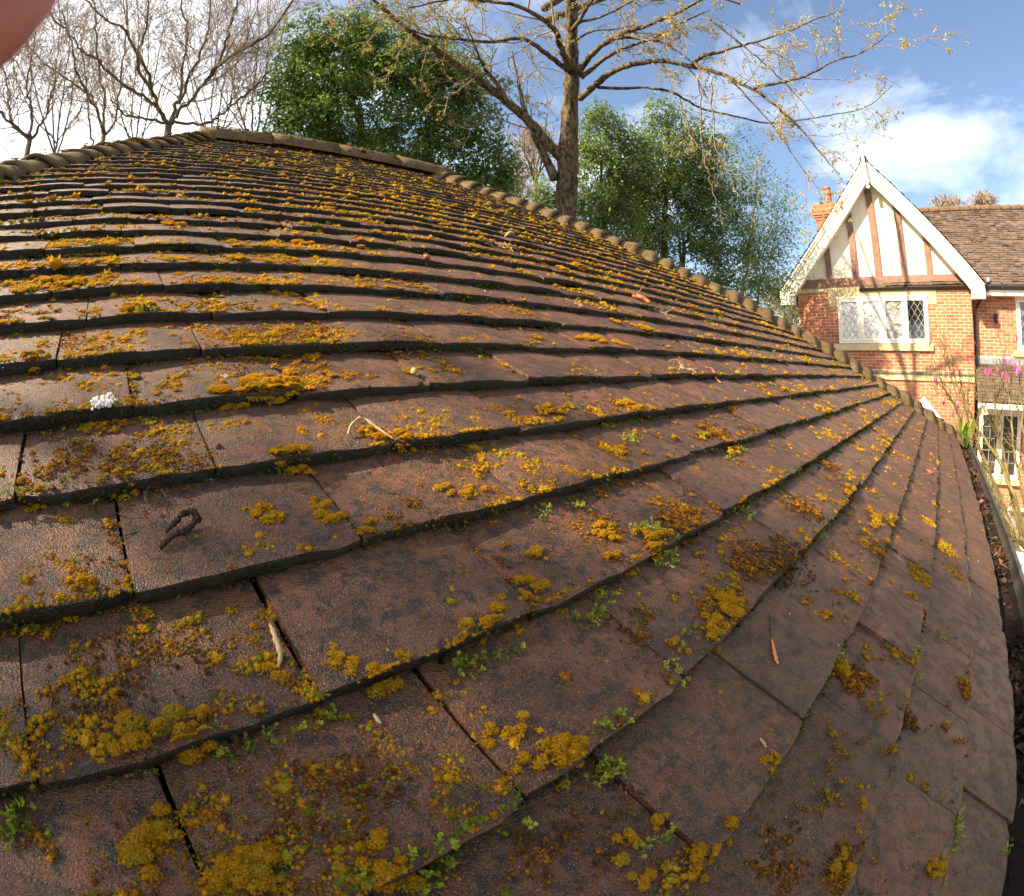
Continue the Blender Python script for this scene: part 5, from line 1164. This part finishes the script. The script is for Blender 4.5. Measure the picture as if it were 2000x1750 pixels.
evergreen('evergreen_tree', 'leafy olive green evergreen close on the right of the rough trunk', 62,
          [(1175, 330, 65, 110, 9.6, 2.2), (1180, 235, 35, 35, 9.6, 0.4), (1160, 430, 60, 70, 9.6, 1.2), (1065, 390, 30, 45, 9.8, 0.5), (1210, 420, 50, 80, 9.8, 0.8), (1235, 320, 50, 80, 9.9, 1.0), (1190, 540, 70, 80, 9.7, 0.9)],
          [([(1180, 470), (1178, 380), (1172, 290), (1178, 225)], 9.7, 0.05, 0.012), ([(1240, 470), (1215, 420), (1195, 350)], 9.6, 0.03, 0.01)], 0.074, M_EVER, 17500, 0.45, 'evergreens behind the far hip')
evergreen('evergreen_tree', 'tall dark evergreen with visible stems left of the house', 63,
          [(1320, 300, 80, 80, 11.0, 2.0), (1310, 410, 105, 110, 11.0, 3.6), (1400, 430, 90, 110, 11.2, 2.6), (1300, 225, 45, 30, 10.9, 0.4), (1380, 320, 65, 70, 11.2, 1.2), (1440, 520, 70, 60, 11.2, 1.2), (1250, 330, 45, 80, 11.0, 0.8), (1270, 480, 60, 50, 11.0, 0.8), (1250, 420, 60, 90, 11.0, 1.4), (1350, 370, 60, 80, 11.0, 1.2), (1330, 600, 110, 90, 11.0, 1.8), (1360, 720, 90, 80, 11.0, 0.9)],
          [([(1298, 520), (1297, 450), (1300, 380), (1305, 300), (1302, 230)], 11.0, 0.085, 0.02), ([(1335, 530), (1340, 470), (1370, 400), (1400, 330)], 11.1, 0.06, 0.015), ([(1330, 530), (1320, 450), (1290, 400)], 10.9, 0.045, 0.012), ([(1240, 480), (1262, 430), (1275, 390)], 10.8, 0.03, 0.01)], 0.078, M_EVER, 35000, 0.45, 'evergreens behind the far hip')
evergreen('evergreen_tree', 'loose airy bluish evergreen nearest the house gable', 64,
          [(1470, 400, 80, 90, 12.6, 1.5), (1500, 500, 55, 80, 12.6, 1.4), (1450, 310, 50, 55, 12.4, 0.5), (1530, 440, 35, 50, 12.6, 0.35), (1440, 560, 70, 45, 12.6, 1.2), (1500, 570, 40, 40, 12.6, 0.8)],
          [([(1450, 600), (1460, 520), (1470, 430), (1480, 330)], 12.7, 0.05, 0.012), ([(1480, 600), (1500, 520), (1520, 440)], 12.6, 0.035, 0.01)], 0.062, M_EVER, 11000, 0.42, 'evergreens behind the far hip', sparse=1.7)
evergreen('shrub', 'pale distant shrub showing between the hip and the house corner', 65,
          [(1535, 600, 28, 40, 17, 1), (1515, 560, 25, 30, 17, 0.6), (1555, 640, 25, 30, 17, 0.6)], [([(1535, 660), (1532, 600), (1540, 550)], 17, 0.03, 0.01)], 0.06, M_EVER, 2600, 0.45, sparse=1.2)
for i, (px, py, d, w, lab, cat_) in enumerate(((1045, 300, 13.5, 45, 'pale twiggy bare bush filling the gap beside the trunk', 'bush'), (1000, 380, 15, 40, 'faint twiggy bush low between the holly and the rough trunk', 'bush'), (1548, 610, 19, 30, 'small bare bush behind the house corner', 'bush'), (1850, 405, 27, 26, 'brown bare treetop behind the house ridge, nearest the gable', 'tree'), (1925, 398, 28, 20, 'smaller brown bare treetop further right behind the house ridge', 'tree'))):
    Tq = Tree(80 + i); b = P(px, py + w * 1.2, d); g0 = b.copy(); g0[2] = 0
    Tq.limb([g0, (g0 + b) / 2, b], 0.09, 0.05, 7)
    for k in range(7):
        a = (k - 3) / 3.0; e = PP([(px, py + w * 1.2), (px + a * w * 0.45, py + w * 0.35), (px + a * w * 0.85, py - w * (0.55 - 0.25 * abs(a)))], d, d + Tq.r.normal() * 0.6)
        p, rd = Tq.limb(e, 0.035, 0.010, 5, 0, 4, 0.02); Tq.spray(p, rd, 12, d * (0.055 if cat_ == 'bush' else 0.020), 2, 0.2, 0.7, 0, 0.15, 0.0006 * d, 0.22, 0.55, 3)
    Tq.done('bare_bush' if cat_ == 'bush' else 'bare_tree', g0, lab, M_BARK2, M_TWIGP, cat_)

# --- trees out of frame on the sunny side: they throw the dappled shade over the near tiles and the gable
def shade_tree(seed, foot, h, label, spread, dens, lv=3):
    Tq = Tree(seed); f = np.array(foot, float); tpq, rdq = Tq.limb([f, f + [0.1, 0, h * 0.35], f + [0.15, 0.1, h * 0.7], f + [0.1, 0.1, h]], 0.24, 0.03, 10, 0.02, 8)
    for k in range(11):
        a = k * 2.4 + seed; z = h * (0.30 + 0.06 * k); s0 = f + np.array([0.12, 0.05, z]); e = np.array([math.cos(a), math.sin(a), 0]) * spread * (1 - 0.05 * k)
        p, rd = Tq.limb([s0, s0 + e * 0.4 + [0, 0, 0.5], s0 + e + [0, 0, 1.2]], 0.07, 0.015, 6, 0, 5, 0.04); Tq.spray(p, rd, dens, 1.4, lv, 0.12, 0.8, 0, 0.1, 0.006, 0.2, 0.55, 3)
    return Tq.done('bare_tree', f, label, M_BARK2, M_TWIGP)

def shade_evergreen(seed, foot, label, blobs, n, leaf):
    r = np.random.default_rng(seed); Tq = Tree(seed); f = np.array(foot, float); top = np.array(blobs[0][:3]); Tq.limb([f, (f + top) / 2 + [0.1, 0, 0], top], 0.16, 0.03, 9)
    pos = []; w = sum(b[6] for b in blobs)
    for bx, by, bz, rx, ry, rz, wt in blobs:
        m = int(n * wt / w); cl = max(m // 40, 5); a = r.normal(size=(cl, 3)); a /= np.linalg.norm(a, axis=1)[:, None]; c = np.array([bx, by, bz]) + a * (r.random((cl, 1)) ** 0.5) * np.array([rx, ry, rz]); k = r.integers(0, cl, m); pos.append(c[k] + r.normal(size=(m, 3)) * 0.14)
        for e in c[::3]: Tq.twig.tube(np.array([(f[0], f[1], e[2] - 0.5), e]), [0.015, 0.004], 4, cap=False)
    t = Tq.done('evergreen_tree', f, label, M_BARK2, M_BARK2); pos = np.concatenate(pos)
    leaf_mesh('foliage', pos, r.normal(size=pos.shape) + [0, 0, 0.5], leaf, leaf * 0.5, M_HOLLY, t, seed, r.random(len(pos))); return t
# its crown stands where the sun's rays towards the lowest courses pass
def sunward(t, s, L): return RW(t, s, 0.0) + SD * L
bl_ = []
for t_, s_, L_, rx, rz, w_ in ((0.15, -0.47, 7.4, 0.42, 0.36, 0.9), (0.55, -0.44, 7.2, 0.42, 0.36, 1.0), (-0.6, -0.5, 7.6, 0.35, 0.25, 0.35), (0.50, -0.02, 7.3, 0.30, 0.12, 0.17), (0.85, -0.08, 7.1, 0.25, 0.10, 0.12), (0.0, 0.0, 7.3, 0.2, 0.08, 0.08), (-0.25, -0.38, 7.5, 0.35, 0.28, 0.5), (0.2, -1.35, 7.3, 1.1, 0.8, 3.0)):
    q_ = sunward(t_, s_, L_); bl_.append((q_[0], q_[1], q_[2], rx, rx, rz, w_))
shade_evergreen(96, (bl_[0][0], bl_[0][1], 0), 'evergreen out of frame on the left whose shade falls on the lowest courses', bl_, 19000, 0.090)
# --- magnolia by the house
Tm = Tree(91); mb_ = atz(1995, 1130, 0.0); mb_ = np.array([7.2, -1.75, 0.0])
mpaths = [([(1965, 1010), (1925, 930), (1890, 870), (1870, 820)], 7.0, 6.6), ([(1990, 1000), (1950, 900), (1905, 830), (1880, 770), (1862, 745)], 6.8, 6.8), ([(1985, 1010), (1960, 880), (1945, 800), (1940, 740), (1925, 735)], 7.2, 7.2), ([(2000, 980), (1980, 880), (1975, 800), (1965, 730)], 7.0, 7.4), ([(2010, 960), (2000, 850), (1995, 770), (1990, 700)], 7.0, 7.0), ([(1900, 880), (1870, 800), (1850, 770), (1832, 745)], 6.9, 6.6), ([(1935, 930), (1905, 850), (1885, 800), (1875, 725)], 7.0, 6.9), ([(2040, 1120), (2000, 1060), (1960, 1005), (1935, 975), (1915, 955)], 5.2, 5.8), ([(2020, 1090), (1985, 1050), (1955, 1035), (1930, 1010)], 5.2, 5.4)]
tips = []
for pth, d0, d1 in mpaths:
    p, rd = Tm.limb([mb_ + Tm.r.normal(size=3) * 0.05 * np.array([1, 1, 0])] + PP(pth, d0, d1), 0.035, 0.006, 6, 0, 5, 0.008); tips.append(p[-1])
    Tm.spray(p[len(p) // 4:], rd[len(p) // 4:], 9, 0.7, 2, 0.28, 0.7, 0, 0.0, 0.0032, 0.2, 0.5, 3)
mag = Tm.done('magnolia', mb_, 'magnolia bush with bright pink buds in front of the brick house', M_MAGTW, M_MAGTW, 'bush')
fl = [(1827, 748), (1829, 752), (1848, 738), (1864, 735), (1875, 735), (1926, 735), (1936, 735), (1949, 728), (1962, 715), (1974, 717), (1981, 722), (1991, 728), (1966, 750), (1963, 742), (1988, 665), (1872, 800), (1843, 793), (1875, 827), (1861, 816), (1958, 740), (1985, 735)]
tp_all = np.array([t_[0] for t_ in Tm.tips])
for i, (px, py) in enumerate(fl):
    c = P(px, py, 7.0 + 0.12 * math.sin(i * 2.1)); m_ = MB(); sz = 0.055 if py < 760 else 0.045
    for k in range(6):
        a = k * 1.05 + i; o1 = np.array([math.cos(a), math.sin(a), 0]); s1 = np.array([-math.sin(a), math.cos(a), 0]); lean = np.array([Tm.r.normal() * 0.15, Tm.r.normal() * 0.15, 1])
        op = 0.35 + 0.25 * Tm.r.random()
        v = [c, c + lean * sz * 0.5 + o1 * sz * 0.30 + s1 * sz * 0.16, c + lean * sz * 0.5 + o1 * sz * 0.30 - s1 * sz * 0.16, c + lean * sz * 1.2 + o1 * sz * op * 0.7 + s1 * sz * 0.13, c + lean * sz * 1.2 + o1 * sz * op * 0.7 - s1 * sz * 0.13, c + lean * sz * 1.75 + o1 * sz * op]
        m_.add(v, [(1, 3, 4, 2)], [(0, 1, 2), (3, 5, 4)], tint=Tm.r.random())
    j = np.argmin(np.linalg.norm(tp_all - c, axis=1)); near = tp_all[j]
    o = m_.build('flower', M_PETAL, mag)
    stx = MB(); stx.tube(np.array([near, (near + c) / 2 + [0, 0, -0.03], c]), [0.004, 0.004, 0.004], 4); stx.build('stem', M_MAGTW, o)

# ------------------------------------------------------------------ litter on the roof and in the gutter
def R3(px, py, h=0.0):
    t, s = onroof(px, py, h); k = float(surf(t, s)); return RW(t, s, k + h)
def bit(name, label, cat, path, rad, mat, h=0.003, sides=6, flat=1.0, rise=None, group=None):
    """a twig, stalk or curled strip lying along photographed points of the roof"""
    pts = [R3(x, y, h) for x, y in path]
    if rise: pts = [p + NN * z for p, z in zip(pts, rise)]
    p = smooth_path(pts, 6); m2 = MB(); f = np.linspace(0, 1, len(p)); rr = rad * (0.55 + 0.9 * np.sin(math.pi * np.clip(f * 0.9 + 0.05, 0, 1)))
    m2.tube(p, rr * (1 + 0.15 * np.sin(f * 31)), sides, tint=0.5, rough=0.28 if name == 'bark_curl' else 0.12, rng=np.random.default_rng(len(label)))
    o = m2.build(name, mat, None, True); tag(o, label, cat, group); return o
bit('bark_curl', 'dark curled strip of bark lying on a tile at left', 'bark', [(312, 1066), (335, 1045), (362, 1035), (383, 1018), (380, 1008), (360, 1006), (340, 1018), (322, 1030)], 0.0017, mat_bark('dark_dead_bark', (0.014, 0.010, 0.007), (0.05, 0.033, 0.022), (0.06, 0.045, 0.03), 500, 0.9, 0.001), 0.004, 7, rise=[0, .002, .003, .005, .008, .007, .003, 0])
bit('leaf_strip', 'twisted pale dry leaf strip over a tile joint at lower left', 'dry leaf', [(528, 1202), (533, 1225), (540, 1250), (548, 1275), (544, 1298)], 0.0013, M_STRAW, 0.004, 5, rise=[0, .003, .004, .002, 0])
bit('twig', 'dark twig piece beside the twisted leaf strip', 'twig', [(530, 1198), (536, 1215), (545, 1232)], 0.0016, M_TWIG, 0.005)
bit('stalk', 'pale curved stalk arching over moss near the middle', 'stalk', [(680, 848), (684, 836), (697, 827), (712, 826), (740, 842), (770, 860)], 0.0011, M_STRAW, 0.003, 5, rise=[0, .004, .008, .007, .004, .001])
bit('bud_stalk', 'dark stalk lying on a tile at lower right', 'stalk', [(1517, 1178), (1518, 1205), (1517, 1240)], 0.0008, M_TWIG, 0.003)
bit('bud_scale', 'orange split bud scale at the end of the dark stalk', 'bud', [(1516, 1238), (1519, 1258), (1523, 1280), (1527, 1290)], 0.0012, mat_plain('orange_bud', (0.50, 0.20, 0.07), 0.6, 0.2, 0.3, 200), 0.003)
bit('leaf_sliver', 'thin straw sliver in the near shaded tile', 'straw', [(735, 1378), (742, 1390), (749, 1400)], 0.0009, M_STRAW, 0.002, 5)
bit('leaf_sliver', 'dark sliver of leaf in a joint at the lower right', 'dry leaf', [(1250, 1515), (1262, 1530), (1275, 1540)], 0.0018, M_TWIG, 0.002, 5)
bit('leaf_sliver', 'small straw chip on the tiles right of the dark stalk', 'straw', [(1486, 1440), (1492, 1450), (1497, 1460)], 0.0009, M_STRAW, 0.002, 5)
bit('red_leaf', 'curled red-orange leaf on the upper right slope', 'leaf', [(1238, 573), (1248, 580), (1260, 586), (1270, 592)], 0.0055, M_REDLEAF, 0.008, 7, rise=[0, .006, .004, 0])
bit('leaf_stalk', 'thin stalk standing off the red-orange leaf', 'stalk', [(1240, 576), (1247, 571), (1253, 568)], 0.002, M_REDLEAF, 0.012, 4, rise=[0, .012, .02])
bit('red_bud', 'small red bud on the upper middle courses', 'bud', [(828, 500), (834, 502), (840, 504)], 0.0042, M_REDLEAF, 0.006, 7)
bit('dark_bud', 'black bud tip beside the small red bud', 'bud', [(829, 494), (833, 496)], 0.0035, M_TWIG, 0.008, 6)
bit('red_stalk', 'reddish stalk crossing a tile edge toward the far corner', 'stalk', [(1380, 716), (1392, 722), (1402, 731), (1412, 742)], 0.0022, M_REDLEAF, 0.004, 5)
bit('pale_feather', 'pale curled feather on the upper slope left of the trunk', 'feather', [(988, 458), (996, 455), (1004, 457)], 0.0045, M_STRAW, 0.006, 6)
bit('orange_leaf', 'orange leaf scrap near the eave at right', 'leaf', [(1812, 915), (1818, 921), (1824, 925)], 0.0035, M_REDLEAF, 0.004, 5)
bit('yellow_bud', 'round pale yellow bud on a tile left of centre', 'bud', [(808, 715), (810, 720), (812, 724)], 0.0028, M_BUD, 0.004, 7)
for i, (px, py, n, ln, lab) in enumerate(((480, 716, 22, 0.022, 'little heap of dry twig bits on a left tile'), (285, 975, 12, 0.02, 'dark twig bits caught under a tile edge at left'), (1335, 965, 18, 0.022, 'dry twig bits caught in a joint right of centre'), (1290, 602, 22, 0.04, 'dry grass wisps beside the red-orange leaf'), (985, 480, 18, 0.045, 'dry grass wisps among yellow moss high on the slope'), (1330, 715, 16, 0.03, 'pale grass wisps along a tile edge toward the far corner'), (1760, 1085, 12, 0.014, 'pale fibres caught under a tile edge by the eave'), (1125, 590, 10, 0.03, 'few pale grass wisps in the middle of the slope'))):
    m2 = MB(); c = R3(px, py, 0.004); rq = np.random.default_rng(300 + i)
    for _ in range(n):
        a = rq.random() * 6.28; d_ = math.cos(a) * U + math.sin(a) * V * 0.8 + NN * (0.1 + 0.3 * rq.random()); b = c + (rq.normal() * U + rq.normal() * 0.5 * V) * ln * 0.45
        mid = b + d_ * ln * 0.5 + rq.normal(size=3) * ln * 0.12; m2.tube(np.array([b, mid, b + d_ * ln * (0.6 + 0.5 * rq.random()) - NN * ln * 0.1]), ln * 0.022 * (0.7 + 0.6 * rq.random()), 4)
    o = m2.build('twig_litter', M_TWIG if i in (0, 1, 2) else M_STRAW); tag(o, lab, 'litter', kind='stuff')
def lump(label, px, py, rad, n, seed):
    rq = np.random.default_rng(seed); c = R3(px, py, rad * 0.3); m2 = MB()
    for _ in range(n):
        o_ = rq.normal(size=3) * rad * np.array([1.0, 0.7, 0.5]); q_ = c + o_[0] * U + o_[1] * V + abs(o_[2]) * NN
        m2.add(q_ + IV * (0.6 + 0.7 * rq.random((12, 1))) * rad * 0.27, None, IF)
    o = m2.build('white_lump', M_QUARTZ); tag(o, label, 'lump')
lump('crusty white lump at a tile edge on the left', 203, 793, 0.0060, 90, 1)
lump('small white crumb beside the heap of twig bits', 438, 730, 0.0025, 10, 2)
lump('tiny white speck on a tile near the middle of the roof', 950, 566, 0.0035, 4, 3)
lump('white fleck on the tiles close to the right eave', 1748, 880, 0.0028, 5, 4)
lump('white fleck high on the slope left of the pale feather', 352, 386, 0.006, 5, 5)
# small loose bits strewn about
lv_ = np.random.default_rng(5); n = 900; t = lv_.uniform(-0.8, 3.5, n); s = lv_.uniform(0.02, 3.3, n); ok = inview(t, s) & (t > tL(s)) & (t < tR(s)); t, s = t[ok], s[ok]
pos = RW(t, s, surf(t, s) + 0.0015); d_ = np.hypot(t, s - CAM_S)
o = leaf_mesh('leaf_crumbs', pos, np.tile(NN, (len(t), 1)) + lv_.normal(size=(len(t), 3)) * 0.35, (0.004 + 0.004 * d_)[:, None], (0.0012 + 0.0012 * d_)[:, None], mat_attr_leaf('leaf_crumb', [(0.05, 0.025, 0.015), (0.20, 0.11, 0.06), (0.45, 0.36, 0.24)], (1, 0.8, 0.5), 0.7, 0.2, 0.1), None, 6, lv_.random(len(t)))
tag(o, 'tiny straw and leaf crumbs strewn over the tiles', 'litter')
n = 2600; x = lv_.uniform(-0.8, 4.2, n); a = lv_.normal(size=n) * 0.35
pos = np.stack([x, GY0 + 0.035 * np.sin(a * 2), GZ0 - 0.048 + 0.02 * lv_.random(n) + 0.010 * np.sin(x * 9)], -1)
o = leaf_mesh('gutter_litter', pos, lv_.normal(size=(n, 3)) * 0.7 + np.array([0, 0, 1]), 0.030, 0.014, M_DRYLEAF, None, 9, lv_.random(n) ** 2.2); tag(o, 'dark rotting leaves lying in the gutter', 'leaf litter')
m_ = MB(); m_.box((-1.5, GY0 - 0.043, GZ0 - 0.049), (4.25, GY0 + 0.043, GZ0 - 0.036)); o = m_.build('gutter_silt', mat_plain('silt', (0.018, 0.013, 0.010), 0.9, 0.1, 0.4, 40, bump=0.8, bscale=150)); tag(o, 'black silt settled in the gutter', 'silt', kind='stuff')
# weed at the gutter end
c = np.array([4.18, GY0, GZ0 - 0.02]); wd_ = thing('weed', c, 'bright green grassy weed growing in the far gutter end', 'weed'); m_ = MB()
for i in range(46):
    a = lv_.random() * 6.28; l_ = 0.10 + 0.16 * lv_.random(); o1 = np.array([math.cos(a), math.sin(a), 0]); b = c + lv_.normal(size=3) * 0.03 * np.array([1.6, 0.6, 0.1]); s1 = np.array([-o1[1], o1[0], 0]) * 0.006
    m_.add([b - s1, b + s1, b + o1 * l_ * 0.25 + [0, 0, l_ * 0.6] + s1, b + o1 * l_ * 0.25 + [0, 0, l_ * 0.6] - s1, b + o1 * l_ * 0.55 + [0, 0, l_ * 0.95]], [(0, 1, 2, 3)], [(3, 2, 4)], lv_.random())
tag(m_.build('blades', M_GRASS, wd_), kind='stuff')

# ------------------------------------------------------------------ the photographer's hand at the lens
def cw(c): return CAM + W @ np.asarray(c, float)
hv = [(-0.075, -0.045, 0.125), (-0.070, -0.010, 0.100), (-0.068, 0.016, 0.072), (-0.058, 0.0335, 0.036), (-0.0405, 0.0318, 0.006), (-0.0243, 0.0218, -0.0128),   # wrist, palm, index
      (-0.082, 0.010, 0.074), (-0.085, 0.024, 0.040), (-0.070, 0.014, 0.020), (-0.062, -0.002, 0.030),             # middle
      (-0.090, -0.006, 0.078), (-0.096, 0.002, 0.046), (-0.080, -0.006, 0.026), (-0.070, -0.020, 0.036),           # ring
      (-0.094, -0.024, 0.084), (-0.100, -0.022, 0.056), (-0.088, -0.028, 0.038), (-0.078, -0.036, 0.046),          # little
      (-0.050, -0.030, 0.095), (-0.040, -0.020, 0.062), (-0.040, -0.010, 0.036),                                    # thumb
      (-0.100, -0.130, 0.210), (-0.135, -0.215, 0.330)]
he = [(0, 1), (1, 2), (2, 3), (3, 4), (4, 5), (1, 6), (6, 7), (7, 8), (8, 9), (1, 10), (10, 11), (11, 12), (12, 13), (1, 14), (14, 15), (15, 16), (16, 17), (0, 18), (18, 19), (19, 20), (0, 21), (21, 22)]
hr = [0.026, 0.024, 0.0125, 0.0098, 0.0090, 0.0082, 0.0125, 0.0098, 0.009, 0.008, 0.012, 0.0095, 0.0088, 0.008, 0.011, 0.0085, 0.008, 0.0072, 0.014, 0.0135, 0.0095, 0.034, 0.044]
hm = bpy.data.meshes.new('person'); hm.from_pydata([tuple(cw(c)) for c in hv], he, []); hand = link('person', hm)
k = NT('skin'); a = k.mix(k.ramp(k.noise(300, 3), 0.4, 0.65), (0.62, 0.27, 0.26), (0.70, 0.34, 0.32)); k.fin(a, 0.5, k.bump(k.noise(900, 2), 0.2, 0.0004), 0.35); k.b.inputs['Subsurface Weight'].default_value = 0.15; k.b.inputs['Subsurface Radius'].default_value = (0.004, 0.0015, 0.0008)
hm.materials.append(k.m)
md = hand.modifiers.new('skin', 'SKIN'); md.use_smooth_shade = True
for i, rr in enumerate(hr): hm.skin_vertices[0].data[i].radius = (rr, rr)
hm.skin_vertices[0].data[0].use_root = True
hand.modifiers.new('smooth', 'SUBSURF').render_levels = 2
tag(hand, "blurred pink fingertip of the person holding the camera, upper left corner", 'person')
m_ = MB(); sp_ = smooth_path([cw((-0.090, -0.100, 0.175)), cw((-0.100, -0.130, 0.210)), cw((-0.135, -0.215, 0.330)), cw((-0.17, -0.30, 0.45))], 5); m_.tube(sp_, np.linspace(0.042, 0.062, len(sp_)), 16); m_.build('sleeve', mat_plain('dark_cloth', (0.03, 0.035, 0.05), 0.9, 0.1, 0.2, 40), hand, True)
